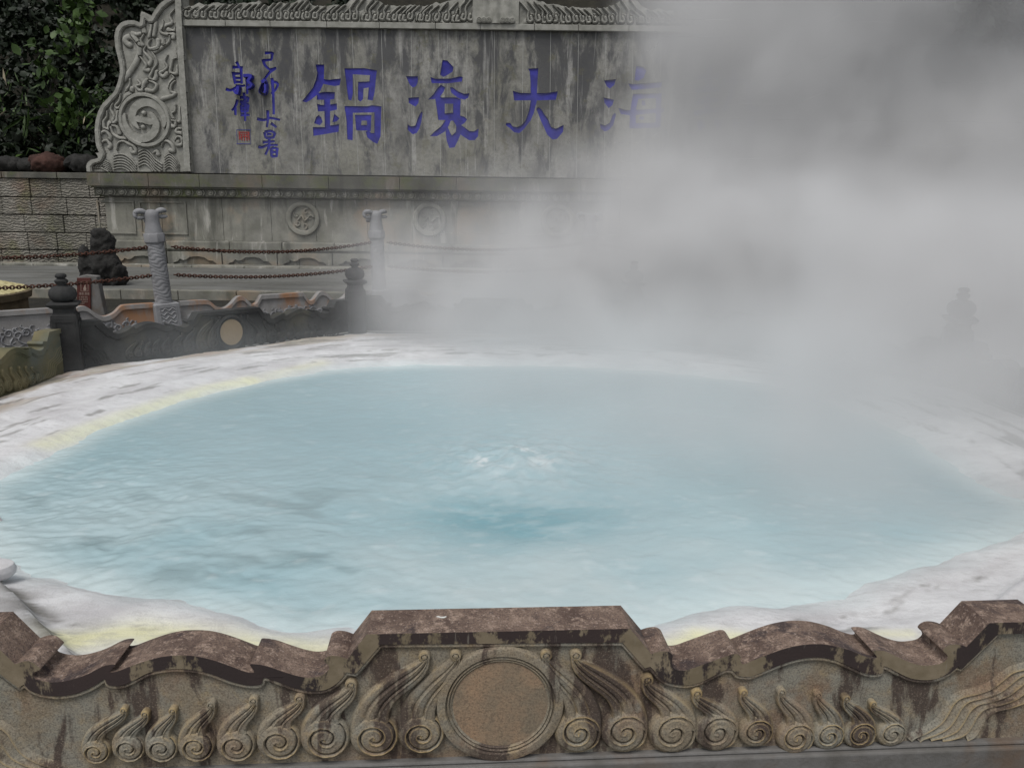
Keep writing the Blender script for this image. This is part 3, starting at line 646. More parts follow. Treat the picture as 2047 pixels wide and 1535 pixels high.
def wpanel(a, b, label, mat, seed):
    L = math.hypot(b[0]-a[0], b[1]-a[1]); ang = math.atan2(b[1]-a[1], b[0]-a[0]); r = thing('white_balustrade_panel', label, 'balustrade', ((a[0]+b[0])/2, (a[1]+b[1])/2, 0), ang, 'white outer balustrade panels')
    h = L/2-.16; hc = .70
    key = [(-1, hc-.03), (-.70, hc-.03), (-.64, hc-.055), (-.56, hc-.135), (-.50, hc-.15), (-.44, hc-.125), (-.36, hc-.04), (-.31, hc-.025), (-.26, hc-.045), (-.19, hc-.125), (-.14, hc-.145)]
    key2 = [(-.10, hc-.13), (-.205+.1, hc-.12)]
    half = [(-1., .675), (-.74, .675), (-.68, .655), (-.62, .59), (-.55, .555), (-.50, .56), (-.44, .61), (-.385, .675), (-.34, .695), (-.295, .685), (-.25, .63), (-.21, .585), (-.175, .575), (-.14, .60), (-.095, .68)]
    up = smooth(half, 5)
    up = [p for p in up]+[(-.088, .695)]
    # stretch so that the raised centre spans a quarter of the panel
    def st(x): return x*h if True else 0
    L_ = [(x if x < -.5 else x, z) for x, z in up]
    L_ = [((-1+(x+1)/(1-.088)*(1-.22)), z) for x, z in L_]
    tp_ = [(x*h, z) for x, z in L_]+[(-x*h, z) for x, z in L_[::-1]]
    bt = [(x, z-.055) for x, z in tp_]
    MB().prism(tp_+bt[::-1], -.055, .055).build('coping', mat, r, ang=40, bevel=.006)
    MB().prism(bt+[(h, -.1), (-h, -.1)], -.03, .03).build('panel_slab', M['wrust'] if mat is M['wrust'] else M['white'], r, ang=30)
    R_ = random.Random(seed); g = MB(); x = -h+.14
    while x < h-.12:                               # scrolling vine relief
        zc = .42+R_.uniform(-.03, .03); rr = R_.uniform(.035, .055); s_ = R_.choice((-1, 1)); pts = []
        for k in range(26):
            a = k/25*5.2*math.pi/2; q = rr*(1-.75*k/25); pts.append((x+s_*q*math.cos(a), -.034, zc+q*math.sin(a)))
        g.tube(pts, np.linspace(.014, .007, 26), 6)
        pts = [(x-s_*rr, -.033, zc-.02), (x-s_*rr*1.6, -.036, zc-.08), (x-s_*.02, -.034, zc-.13), (x+s_*.06, -.034, zc-.10)]
        g.tube(smooth(pts, 4), np.linspace(.013, .006, 13), 6)
        for q in range(2):
            a = R_.uniform(.3, 2.8); pts = [(x+rr*math.cos(a), -.033, zc+rr*math.sin(a)), (x+rr*1.7*math.cos(a+.3), -.038, zc+rr*1.6*math.sin(a+.3)), (x+rr*2.2*math.cos(a), -.033, zc+rr*1.9*math.sin(a))]
            g.tube(smooth(pts, 4), np.linspace(.013, .003, 9), 6)
        x += R_.uniform(.085, .13)
    g.build('vine_relief', M['carve'] if 0 else M['white'], r, ang=70)
    return r
wpanel(G[0], G[1], 'white balustrade panel with rust-edged wavy coping, left of the nearest animal-head column', M['wrust'], 1)
wpanel(G[1], G[2], 'white balustrade panel with orange rust running along its wavy coping, behind the ochre disc', M['wrust'], 2)
wpanel(G[2], G[3], 'white balustrade panel fading into the mist in the middle', M['white'], 3)
wpanel(G[3], G[4], 'white balustrade panel lost in the thick steam at the right', M['white'], 4)
# chains: interlocking oval links along a sagging line
def chain(a, b, z, sag, label):
    a = np.array([*a, z]); b = np.array([*b, z]); L = np.linalg.norm(b-a); pitch = .033; n = int(L/pitch); g = MB(); u = (b-a)/L; w = np.array([-u[1], u[0], 0])
    P = [a+(b-a)*t_+np.array([0, 0, -4*sag*t_*(1-t_)]) for t_ in np.linspace(0, 1, n+1)]
    nu, nv = 12, 5
    for i in range(n):
        if np.linalg.norm(P[i][:2]-a[:2]) < .10 or np.linalg.norm(P[i][:2]-b[:2]) < .10: continue
        c_ = (P[i]+P[i+1])/2; e1 = (P[i+1]-P[i]); e1 /= np.linalg.norm(e1); e3 = np.cross(w, e1)
        rl = math.radians((88 if i % 2 else 8)+random.uniform(-16, 16)); e2 = math.cos(rl)*w+math.sin(rl)*e3; en = np.cross(e1, e2)
        rows = []
        for k in range(nu):
            t_ = k/nu*2*math.pi; ct, st = math.cos(t_), math.sin(t_); ctr = c_+e1*(.0245*ct)+e2*(.0185*st); nd = e1*ct*.7+e2*st; nd /= np.linalg.norm(nd)
            rows.append([ctr+.0078*(nd*math.cos(q*2*math.pi/nv)+en*math.sin(q*2*math.pi/nv)) for q in range(nv)])
        rows.append(rows[0]); g.grid(np.array(rows), 0, True)
    o = g.build('iron_chain', M['iron'], ang=80, recalc=False); o.data.transform(Matrix.Translation((-a[0], -a[1], -z))); o.location = (a[0], a[1], z)
    tag(o, label, 'chain', 'iron chains between the animal-head columns')
UZ, LZ = 1.385, 1.03
nm = [('left edge of the photo and the nearest column', .10), ('nearest animal-head column and the one in thin mist', .12), ('column in thin mist and the faint third column', .12), ('faint third column and the steam at the right', .14)]
for k in range(4):
    a_, b_ = G[k], G[k+1]
    chain(a_, b_, UZ-(0 if k else .0), nm[k][1], 'upper rusty iron chain between the '+nm[k][0]); chain(a_, b_, LZ, nm[k][1]*.8, 'lower rusty iron chain between the '+nm[k][0])

# ------------------------------------------------------------------ pale yellow round cover on a drum, far left
yc = thing('round_woven_cover', 'pale yellow shallow cone cover with dotted weave on a brown drum at the left edge', 'cover', (-7.3, 9.6, 0))
MB().lathe([(1.12, -.1), (1.12, .70), (1.17, .705), (1.18, .79), (1.15, .80)], n=64).build('drum', m_flat('brown_drum_stone', (.13, .10, .06), .9, .4, 5, .01), yc, ang=40)
R1, T1 = np.meshgrid(np.linspace(0, 1.15, 80), np.linspace(0, 2*np.pi, 241)[:-1], indexing='ij')
hz = .80+.30*(1-R1/1.15)+.016*np.abs(np.sin(R1*38)*np.sin(T1*np.maximum(6, np.round(R1*34))/2*2))
t = NT('pale_yellow_weave'); c = t.mix(t.ramp(t.noise(6, 5, .6), (.35, 0), (.65, 1)), (.33, .285, .14), (.48, .43, .24))
M['weave'] = t.out(t.mix(t.ramp(t.geo.outputs['Pointiness'], (.44, .6), (.5, 0)), c, (.22, .17, .06)), .8)
MB().grid(np.stack([R1*np.cos(T1), R1*np.sin(T1), hz], -1), 0, True).build('woven_top', M['weave'], yc, ang=80)

# ------------------------------------------------------------------ warning sign on a leaning stone
sp = ony(163, 612, 11.6)
sg = thing('warning_sign', 'red-brown warning plaque with flame mark on a leaning stone before the black boulder', 'sign', (sp[0]+.06, 11.6, 0), math.radians(8))
MB().prism([(-.16, -.1), (.30, -.1), (.24, .42), (.20, .82), (.02, .84), (-.05, .82)], .0, .16).build('stone_slab', M['plinth'], sg, sm=False, bevel=.015)
def shear(pts): return [(x+.10*(z-.35), z) for x, z in pts]
MB().prism(shear([(-.115, .33), (.075, .33), (.075, .80), (-.115, .80)]), -.022, -.003).build('plaque', m_flat('maroon_paint', (.085, .027, .022), .5, .3, 8), sg, sm=False, bevel=.004)
tx = m_flat('cream_paint', (.30, .23, .19), .7, .2, 12); g = MB()
for a in [((-.06,.60),(.045,.60),(.045,.606),(-.06,.606)), ((-.06,.74),(.045,.74),(.045,.746),(-.06,.746)), ((-.06,.60),(-.054,.60),(-.054,.746),(-.06,.746)), ((.039,.60),(.045,.60),(.045,.746),(.039,.746))]: g.prism(shear(a), -.0245, -.0215)
g.prism(shear([(-.02, .612), (.012, .612), (.020, .640), (.008, .668), (.004, .725), (-.006, .69), (-.026, .645)]), -.0245, -.0215); g.build('flame_mark', tx, sg, sm=False)
g = MB()
for i, (n_, hh, zz) in enumerate([(4, .034, .55), (5, .022, .505), (5, .022, .47), (6, .018, .438), (4, .018, .41)]):   # small lines of characters, too worn to read
    for k in range(n_):
        x0 = -.085+k*hh*1.15
        for (a0, b0, a1, b1) in [(0, 0, .9, .14), (0, .42, .9, .56), (.08, .84, .8, 1), (.40, 0, .55, 1), (0 if (i+k) % 2 else .75, .1, .15 if (i+k) % 2 else .9, .9)]:
            g.prism(shear([(x0+a0*hh*.95, zz+b0*hh), (x0+a1*hh*.95, zz+b0*hh), (x0+a1*hh*.95, zz+b1*hh), (x0+a0*hh*.95, zz+b1*hh)]), -.0245-.0003*(k % 3), -.0215)
g.build('worn_lettering', tx, sg, sm=False)

# ------------------------------------------------------------------ rocks
def rock(name, mats, label, cat, loc, blobs, seed, amp=.16, vox=.035, group=None):
    bm = bmesh.new()
    for (cx_, cy_, cz_, rx, ry, rz_) in blobs:
        bmesh.ops.create_icosphere(bm, subdivisions=4, radius=1, matrix=Matrix.Translation((cx_, cy_, cz_)) @ Matrix.Diagonal((rx, ry, rz_, 1)))
    me = bpy.data.meshes.new(name); bm.to_mesh(me); bm.free(); o = link(name, me)
    md = o.modifiers.new('r', 'REMESH'); md.mode = 'VOXEL'; md.voxel_size = vox
    dg = bpy.context.evaluated_depsgraph_get(); dg.update(); me2 = bpy.data.meshes.new_from_object(o.evaluated_get(dg)); o.modifiers.clear(); o.data = me2
    n = len(me2.vertices); co = np.zeros(n*3); me2.vertices.foreach_get('co', co); co = co.reshape(-1, 3); nr = np.zeros(n*3); me2.vertices.foreach_get('normal', nr); nr = nr.reshape(-1, 3)
    a = fbm(co[:, 0]*3+co[:, 1]*1.3, co[:, 2]*3+co[:, 1]*2, 4, seed)-.5; b = fbm(co[:, 0]*11+co[:, 1]*4, co[:, 2]*11-co[:, 1]*5, 4, seed+5)-.5
    sc = max(bl[3] for bl in blobs); co = co+nr*((a*amp*2.2+b*amp*1.1)*sc)[:, None]; me2.vertices.foreach_set('co', co.ravel()); finish(me2, mats, True, 55); o.location = loc
    return tag(o, label, cat, group)
rb_ = ony(195, 563, 15.9)
rock('volcanic_boulder', M['rock'], 'tall black pitted lava boulder with a pale gap, standing on the road behind the chains', 'boulder', (rb_[0]-.02, 16.2, ROAD-.05),
     [(0.04, 0, .40, .30, .28, .44), (.08, 0, .88, .22, .22, .34), (.05, 0, 1.03, .17, .17, .18), (-.33, 0, .30, .15, .2, .36), (-.36, .02, .66, .08, .12, .2), (.26, 0, .22, .20, .22, .28), (-.15, 0, .10, .34, .28, .15)], 5, .26, .025)
rl = [(20, 330, .45, 'rock', 'low dark lava rock on the wall coping at the far left edge'), (98, 322, .52, 'rockr', 'reddish-brown lava rock on the stone wall under the bushes'), (165, 322, .50, 'rock', 'dark lava rock on the wall beside the foot of the carved wing'), (55, 322, .36, 'rock', 'small black rock between the edge rock and the reddish rock')]
for k, (px_, py_, r_, m_, lb) in enumerate(rl):
    q = ony(px_, 345, 23.0); rock('wall_top_rock', M[m_], lb, 'rock', (q[0], 23.0, q[2]+.06), [(0, 0, r_*.35, r_, r_*.7, r_*.55), (r_*.4, .1, r_*.3, r_*.6, r_*.5, r_*.4)], 20+k, .2, .05, 'lava rocks along the wall top')

# ------------------------------------------------------------------ chiselled block retaining wall, left of the screen wall
rw = thing('retaining_wall', 'low wall of chiselled grey blocks with a thin coping, left of the tall screen wall', 'wall', (-16, 22.4, 0))
rows = [345, 357, 395, 430, 465, 500, 530]; zz = [ony(100, y, 22.3)[2] for y in rows]; g = MB(); g2 = MB()
for i in range(1, len(zz)-1):
    x = -14+random.uniform(-.5, 0)
    while x < 4.62:
        L = random.uniform(.75, 1.15); g.box(x, min(x+L-.014, 4.64), -.10-random.uniform(0, .03), .2, zz[i+1]+.012, zz[i]-.012); x += L
g.build('stone_courses', M['block'], rw, sm=False, bevel=.02)
MB().box(-14, 4.63, -.05, .4, -.3, zz[1]-.004).build('mortar_core', M['soil'], rw, sm=False)
x = -14
while x < 4.5: L = random.uniform(1.2, 1.6); g2.box(x, min(x+L-.02, 4.62), -.18, .5, zz[1], zz[0]); x += L
g2.build('coping', M['ledge'], rw, sm=False, bevel=.015)
rw2 = copy_tree(rw); rw2.location.x = 14.9; rw2['label'] = 'low chiselled block wall hidden by steam, right of the tall screen wall'

# ================================================================== the great inscribed screen wall
YW = 22.0
def wpt(x, y, Y=YW): p = ony(x, y, Y); return (float(p[0]), float(p[2]))
XL, XR = wpt(376, 200)[0], wpt(1609, 200)[0]; X0 = wpt(990, 200)[0]; XR = 2*X0-XL
wall = thing('screen_wall', 'great grey stone screen wall with carved wings and large blue calligraphy, behind the pool', 'wall', (X0, YW, 0))
for_ = lambda x: x-X0
zT, zB = wpt(990, 61)[1], wpt(990, 354)[1]
def local(pts, Y=YW): return [(x-X0, z) for x, z in pts]
def zpx(pts, ox, oy, sc): return [wpt(ox+x/sc, oy+y/sc) for x, y in pts]
K = 7.675
CH = {}
CH['a'] = ((590, 110), [[(315,150),(445,150),(440,370),(430,450),(380,560),(330,620),(240,690),(170,730),(105,715),(180,620),(270,510),(320,380),(340,280)],[(430,370),(520,385),(640,370),(700,365),(680,470),(600,480),(500,460),(410,440)],[(335,590),(450,570),(610,575),(600,680),(530,690),(335,690)],
 [(440,620),(535,640),(535,1120),(455,1120)],[(335,750),(400,770),(560,760),(640,745),(640,840),(560,860),(350,870)],[(360,925),(400,960),(420,1030),(380,1080),(290,1050),(320,960)],[(600,905),(680,975),(640,1020),(570,1035)],[(270,1110),(460,1110),(560,1080),(675,1065),(665,1180),(500,1210),(280,1245)],
 [(755,210),(1060,205),(1255,240),(1240,320),(900,300),(765,290)],[(763,270),(882,290),(885,600),(860,700),(815,690),(785,450)],[(1150,280),(1245,290),(1220,560),(1190,700),(1110,690),(1130,500)],[(965,415),(1140,410),(1140,500),(1050,515),(1040,680),(1000,720),(960,690)],
 [(755,785),(1100,790),(1180,775),(1325,790),(1320,880),(900,890),(765,870)],[(768,850),(885,870),(885,1200),(880,1310),(800,1300),(785,1000)],[(1215,860),(1318,860),(1310,1250),(1260,1365),(1200,1340),(1110,1270),(1080,1180),(1130,1160),(1165,1200),(1215,1200)],
 [(915,920),(1170,920),(1165,1010),(925,1010)],[(922,990),(1020,1000),(1000,1140),(935,1150)],[(1100,990),(1166,990),(1158,1175),(1105,1165)],[(935,1080),(1162,1075),(1150,1165),(940,1160)]])
CH['b'] = ((790, 110), [[(165,330),(350,330),(345,420),(320,480),(275,500),(230,470)],[(200,660),(365,650),(355,740),(310,795),(210,740)],[(190,1065),(240,1100),(310,1085),(350,960),(400,870),(420,880),(400,1030),(370,1130),(330,1200),(270,1220),(190,1150)],[(725,80),(800,90),(895,190),(880,260),(800,310),(740,340),(690,310),(705,200)],
 [(540,340),(620,370),(850,365),(1000,330),(1040,345),(1020,410),(800,440),(560,435)],[(700,460),(770,500),(740,570),(690,640),(600,680),(500,690),(590,600),(640,520)],[(840,500),(880,500),(960,560),(1060,600),(1140,590),(1120,660),(1060,690),(960,660),(860,580)],[(610,650),(700,640),(760,740),(760,900),(800,920),(790,1000),(660,1000),(640,850)],
 [(690,655),(950,655),(1000,700),(980,750),(740,750)],[(890,740),(1005,660),(995,930),(950,1000),(880,1000),(885,880)],[(760,900),(900,890),(960,960),(900,1010),(780,1010)],[(940,920),(1060,950),(1105,990),(1060,1050),(1010,1080),(900,1020)],[(780,990),(860,990),(820,1090),(760,1180),(640,1250),(530,1250),(600,1180),(700,1100)],
 [(800,1090),(840,1190),(870,1240),(930,1180),(940,1090),(890,1010),(990,1040),(1020,1180),(970,1300),(910,1420),(830,1430),(790,1320),(770,1170)],[(930,1030),(1030,1090),(1140,1170),(1210,1175),(1280,1130),(1270,1250),(1220,1310),(1130,1310),(1040,1250),(940,1170)]])
CH['c'] = ((990, 110), [[(505,215),(660,205),(640,560),(635,720),(590,900),(540,1010),(440,1140),(370,1200),(290,1190),(220,1120),(160,1080),(170,1045),(230,1045),(270,1100),(340,1110),(400,1080),(470,1000),(520,850),(545,700),(540,400),(530,260)],[(270,550),(370,585),(600,590),(800,585),(960,560),(930,690),(640,700),(290,700)],
 [(630,830),(670,800),(710,840),(760,920),(810,990),(860,1110),(930,1135),(1050,1075),(1040,1180),(950,1290),(880,1300),(800,1230),(760,1140),(700,1010)]])
CH['d'] = ((1180, 110), [[(210,395),(395,375),(370,460),(300,520),(250,480)],[(200,655),(365,690),(340,770),(285,820),(220,740)],[(150,1060),(230,1085),(300,1040),(340,930),(380,885),(395,920),(350,1080),(290,1150),(220,1180),(160,1130)],[(705,170),(800,180),(865,240),(820,350),(740,400),(680,390)],[(580,440),(660,450),(1100,420),(1090,500),(640,540)],
 [(655,600),(1100,590),(1090,660),(680,680)],[(650,620),(740,670),(700,850),(700,1100),(600,1120),(610,900),(630,750)],[(430,815),(560,850),(1130,820),(1130,880),(620,930),(470,910)],[(605,1050),(1080,1040),(1070,1120),(610,1130)],[(1010,600),(1095,610),(1080,1100),(1000,1110)],[(790,700),(840,700),(850,780),(790,770)],[(760,940),(830,950),(820,1000),(750,990)]])
CH['e'] = ((1370, 110), [[(200,300),(520,280),(520,360),(200,380)],[(320,170),(410,160),(400,560),(310,560)],[(160,500),(540,470),(540,550),(160,590)],[(300,620),(390,610),(380,830),(290,850)],[(180,690),(520,650),(520,720),(180,770)],[(130,860),(540,800),(540,870),(140,940)],[(600,360),(1010,330),(960,420),(600,440)],
 [(720,200),(810,190),(760,560),(640,850),(560,870),(660,600)],[(930,340),(1010,340),(1010,760),(1150,820),(1130,900),(960,860),(920,700)],[(180,1010),(270,1000),(300,1120),(200,1170)],[(440,1000),(530,990),(560,1110),(470,1140)],[(700,990),(790,980),(830,1100),(740,1130)],[(950,970),(1050,960),(1120,1100),(1010,1130)]])
def stroke(pts, w):
    P = [np.array(p, float) for p in smooth(pts, 3)] if len(pts) > 2 else [np.array(p, float) for p in pts]; A = np.array(P); Tn = np.gradient(A, axis=0); Tn /= np.linalg.norm(Tn, axis=1)[:, None]+1e-9; Nn = np.stack([-Tn[:, 1], Tn[:, 0]], 1)
    k = np.linspace(0, 1, len(A)); ww = w/2*(1.05-.35*k); a = A+Nn*ww[:, None]; b = A-Nn*ww[:, None]; return [tuple(p) for p in a]+[tuple(p) for p in b[::-1]]
SM = {'己卯': [[(1270,210),(1470,200)],[(1470,190),(1440,380)],[(1230,400),(1450,380)],[(1220,370),(1270,520),(1400,640)],[(1380,650),(1560,590)],[(1540,600),(1380,720),(1230,930)],[(1230,940),(1310,950),(1200,1200),(1260,1270),(1330,1220),(1340,1000)],[(1330,1000),(1500,950),(1600,1000),(1540,1150),(1430,1250)],[(1450,850),(1480,1250),(1495,1700),(1490,1780)]],
 '大暑': [[(1340,1670),(1345,1900),(1320,2110)],[(1070,1890),(1250,1920),(1400,1870),(1660,1920)],[(1420,2000),(1570,2110)],[(1260,2230),(1290,2390)],[(1260,2230),(1420,2200),(1540,2260)],[(1530,2250),(1480,2390)],[(1320,2290),(1440,2290)],[(1290,2380),(1490,2370)],[(1380,2370),(1380,2600)],[(1210,2490),(1520,2465)],[(1100,2600),(1200,2620),(1340,2565),(1600,2560)],[(1380,2570),(1350,2660),(1280,2810)],[(1430,2630),(1440,2860)],[(1440,2640),(1590,2640)],[(1585,2630),(1570,2870)],[(1450,2740),(1575,2740)],[(1440,2850),(1575,2850)]],
 '郭': [[(540,430),(610,550)],[(440,575),(710,575)],[(455,690),(480,850),(510,1000)],[(660,600),(680,1000)],[(480,740),(650,735)],[(500,850),(650,850)],[(500,950),(660,955)],[(520,1050),(700,1050)],[(270,1130),(400,1160),(560,1080),(770,1040)],[(640,1060),(620,1270),(540,1190)],[(800,800),(815,1020),(820,1260)],[(780,820),(970,820),(900,950),(990,1060),(870,1140)]],
 '偉': [[(730,1220),(750,1340)],[(630,1345),(850,1340)],[(840,1340),(830,1450)],[(570,1400),(520,1560),(430,1680)],[(510,1600),(520,1800)],[(630,1455),(850,1450)],[(650,1520),(860,1520)],[(660,1530),(670,1700)],[(840,1530),(830,1700)],[(660,1610),(850,1610)],[(650,1700),(850,1690)],[(650,1790),(880,1790)],[(755,1340),(765,1950)]]}
ink = []      # (name, list of polygons in wall-local xz, material)
for k, (o_, pol) in CH.items(): ink.append([local(zpx(p, *o_, K)) for p in pol])
small = []
for k, st_ in SM.items(): small.append([local([wpt(430+x/12.79, 90+y/12.79) for x, y in stroke(s_, 78)]) for s_ in st_])
# slabs
seams = [(371, 380), (423, 441), (479, 495), (535, 552), (592, 607), (635, 645), (703, 717), (762, 771), (822, 824), (876, 881), (934, 931), (988, 988), (1046, 1043), (1101, 1098), (1157, 1152), (1211, 1208), (1266, 1262), (1322, 1317), (1378, 1372), (1434, 1427), (1490, 1482), (1546, 1537), (1600, 1595)]
g = MB()
for i in range(len(seams)-1):
    a0, a1 = wpt(seams[i][0], 61)[0]-X0, wpt(seams[i][1], 354)[0]-X0; b0, b1 = wpt(seams[i+1][0], 61)[0]-X0, wpt(seams[i+1][1], 354)[0]-X0; e = random.uniform(0, .008); q = .007
    v = [(a1+q, e, zB), (b1-q, e, zB), (b0-q, e, zT), (a0+q, e, zT), (a1+q, .3, zB), (b1-q, .3, zB), (b0-q, .3, zT), (a0+q, .3, zT)]
    g.add(v, [(0,1,2,3),(5,4,7,6),(4,0,3,7),(1,5,6,2),(3,2,6,7),(4,5,1,0)])
for i in range(1, len(seams)-1):      # lime pointing between the slabs
    a0, a1 = wpt(seams[i][0], 61)[0]-X0, wpt(seams[i][1], 354)[0]-X0; q = .006
    g.add([(a1-q, .006, zB), (a1+q, .006, zB), (a0+q, .006, zT), (a0-q, .006, zT), (a1-q, .28, zB), (a1+q, .28, zB), (a0+q, .28, zT), (a0-q, .28, zT)], [(0,1,2,3),(5,4,7,6),(4,0,3,7),(1,5,6,2),(3,2,6,7),(4,5,1,0)], 1)
face = g.build('inscribed_slabs', [M['slab'], M['grout']], wall, sm=False)
DEP = .055
try:
    dgx = bpy.context.evaluated_depsgraph_get(); cuts = []
    for pols in ink+small:
        # few overlapping strokes per cutter: colour them so that none of one cutter overlap
        for p in pols:
            c_ = MB().prism(p, -.2, DEP); cuts.append(c_)
    lay = [[] for _ in range(12)]
    def bb(p): xs = [v[0] for v in p.v]; zs_ = [v[2] for v in p.v]; return min(xs)-.002, max(xs)+.002, min(zs_)-.002, max(zs_)+.002
    for c_ in cuts:
        b_ = bb(c_)
        for L in lay:
            if all(b_[1] < o2[0] or b_[0] > o2[1] or b_[3] < o2[2] or b_[2] > o2[3] for o2, _ in L): L.append((b_, c_)); break
        else: lay[-1].append((b_, c_))
    base = face.data; tmp = []
    for li, L in enumerate(lay):
        if not L: continue
        mb = MB()
        for _, c_ in L: mb.add(c_.v, c_.f)
        for i in range(len(mb.v)): mb.v[i] = (mb.v[i][0], mb.v[i][1]+(li*.0008 if mb.v[i][1] > 0 else 0), mb.v[i][2])
        co_ = mb.build('cutter', M['blue'], wall, sm=False); tmp.append(co_)
        md = face.modifiers.new('cut', 'BOOLEAN'); md.operation = 'DIFFERENCE'; md.solver = 'EXACT'; md.object = co_; md.material_mode = 'TRANSFER'
    dgx.update(); dgx = bpy.context.evaluated_depsgraph_get(); nme = bpy.data.meshes.new_from_object(face.evaluated_get(dgx)); face.modifiers.clear()
    okc = len(nme.polygons) > len(base.polygons)+100
    if okc: nme.name = 'inscribed_slabs'; face.data = nme
    for co_ in tmp: bpy.data.objects.remove(co_)
except Exception as ex:
    print('boolean failed', ex); okc = False
print('CARVED', okc, len(face.data.polygons), [m.name for m in face.data.materials])
# painted character bodies lying in the carved recess
y_in = DEP-.016 if okc else -.012
names = ['fourth great blue character from the right, above two framed shapes']
for gi, (pols, big) in enumerate([(p, 1) for p in ink]+[(p, 0) for p in small]):
    g = MB()
    for k, p in enumerate(pols): g.prism(p, y_in-k*.0011 if big else y_in-k*.0009, .12)
    o = g.build('painted_character', M['blue'], wall, sm=False)
# seal
q = lambda x, y: tuple(local([wpt(430+x/12.79, 200+y/12.79)])[0]); g = MB()
for a_, b_ in [((550, 760), (910, 775)), ((550, 1115), (910, 1132)), ((550, 775), (566, 1115)), ((894, 775), (910, 1115))]:
    x0, z0 = q(*a_); x1, z1 = q(*b_); g.box(x0, x1, -.006, .02, z1, z0)
g.build('seal_frame', M['blue'], wall, sm=False); g = MB()
for (x0, y0, x1, y1) in [(600,815,880,845),(610,870,870,892),(605,830,640,1020),(660,880,700,1040),(730,880,765,1050),(795,880,830,1045),(845,830,885,1030),(690,930,860,950),(630,950,700,972)]:
    a_, b_ = q(x0, y0), q(x1, y1); g.box(a_[0], b_[0], -.005-.0007*len(g.f)/6, .02, b_[1], a_[1])
g.build('seal_mark', M['red'], wall, sm=False)
W2 = XR-X0; MB().box(-W2+.05, W2-.05, .30, .6, zB-.05, zT+.3).build('grout_backing', M['grout'], wall, sm=False)
# cornice strip under the crest
zc0, zc1 = wpt(990, 62)[1], wpt(990, 50)[1]; g = MB(); x = -W2
while x < W2: L = random.uniform(1.1, 1.5); g.box(x, min(x+L-.01, W2), -.12, .35, zc0, zc1); x += L
g.build('cornice', M['carve'], wall, sm=False, bevel=.012)
# crest of flame and cloud carving
cr = [(371,15),(388,14),(400,6),(412,11),(430,9),(450,8),(465,12),(480,10),(500,6),(518,3),(530,12),(545,13),(560,5),(575,9),(590,5),(605,2),(620,4),(621,14),(640,14),(655,15),(668,11),(682,13),(695,8),(710,-2),(725,-9),(740,-6),(755,4),(775,12),(800,14),(820,13),(840,12),(852,14),(870,8),(890,6),(905,2),(915,-2),(930,-8),(944,-18),(955,-30),(968,-42),(990,-50)]
cl = [tuple(local([wpt(x, y)])[0]) for x, y in cr]; cl = cl+[(-x, z) for x, z in cl[::-1][1:]]
zc = zc1+.004; nx = 1500; nz = 90; gx = np.linspace(-W2, W2, nx); top = np.interp(gx, [p[0] for p in cl], [p[1] for p in cl])+(vnoise(gx*9, gx*0, 5)-.5)*.05
Vv = np.linspace(0, 1, nz); Xc = np.repeat(gx[None], nz, 0); Zc = zc+(top[None]-zc)*Vv[:, None]
H = np.zeros_like(Xc); R_ = random.Random(5); x = -W2+.18
while x < W2:
    if abs(x) > .62:
        m = -1 if x > 0 else 1; wd = R_.uniform(.42, .60); ht = np.interp(x, gx, top)-zc; sel = np.abs(Xc[0]-x) < .5; Xs, Zs = Xc[:, sel], Zc[:, sel]; Hs = H[:, sel]
        e = np.sqrt(((Xs-x)/(wd*.62))**2+((Zs-zc-.13)/.14)**2)*(1+.13*np.sin(np.arctan2(Zs-zc-.13, Xs-x)*7+x*5)); Hs = np.maximum(Hs, .06*np.clip(1.25-e, 0, .3)/.3)
        for k in range(3):
            o_ = (k-1)*wd*.36+R_.uniform(-.03, .03); a0 = .05+R_.uniform(0, .05); pts = smooth([(x+m*(o_-.03), zc+a0+.10), (x+m*(o_-.06), zc+a0), (x+m*(o_+.02), zc+a0-.015), (x+m*(o_+.05), zc+a0+.10), (x+m*(o_+.04), zc+ht*.52), (x+m*(o_+.14), zc+ht*.74), (x+m*(o_+.26), zc+ht*.95)], 4)
            dd_, tt_ = seg_dist(Xs, Zs, pts, True); Hs = np.maximum(Hs, (.055+.045*np.clip(1-(dd_/(.042-.022*tt_))**2, 0, 1))*(dd_ < .046-.022*tt_)); Hs = np.where((dd_ > .046-.022*tt_) & (dd_ < .064-.022*tt_), Hs*.35, Hs)
        H[:, sel] = Hs
    x += R_.uniform(.40, .54)
H += .02*fbm(Xc*12, Zc*12, 3, 80)+.03*np.clip(Vv[:, None]*1.5, 0, 1)
o_ = np.abs(Xc); H = np.where(o_ < .60, .10+.05*np.cos(Xc*10.5)**2*(o_ < .46), H)
gridmesh('crest_carving', Xc, -.02-H, Zc, M['carve'], wall, ang=50)
MB().prism([(-W2, zc)]+[(float(a), float(b)-.006) for a, b in zip(gx[::6], top[::6])]+[(W2, zc)], -.018, .30).build('crest_body', M['carve'], wall, sm=False)
g = MB()
for s_ in (-1, 1):
    for k in range(3): cx_ = s_*(.18+.125*k); g.lathe([(.075, -.0), (.075, .05), (.055, .062), (.045, .04), (.035, .06), (.02, .06), (.015, .045), (.001, .055)], (cx_, -.13, zc+.075), 20, 'y')
g.build('crest_curls', M['carve'], wall, ang=50)

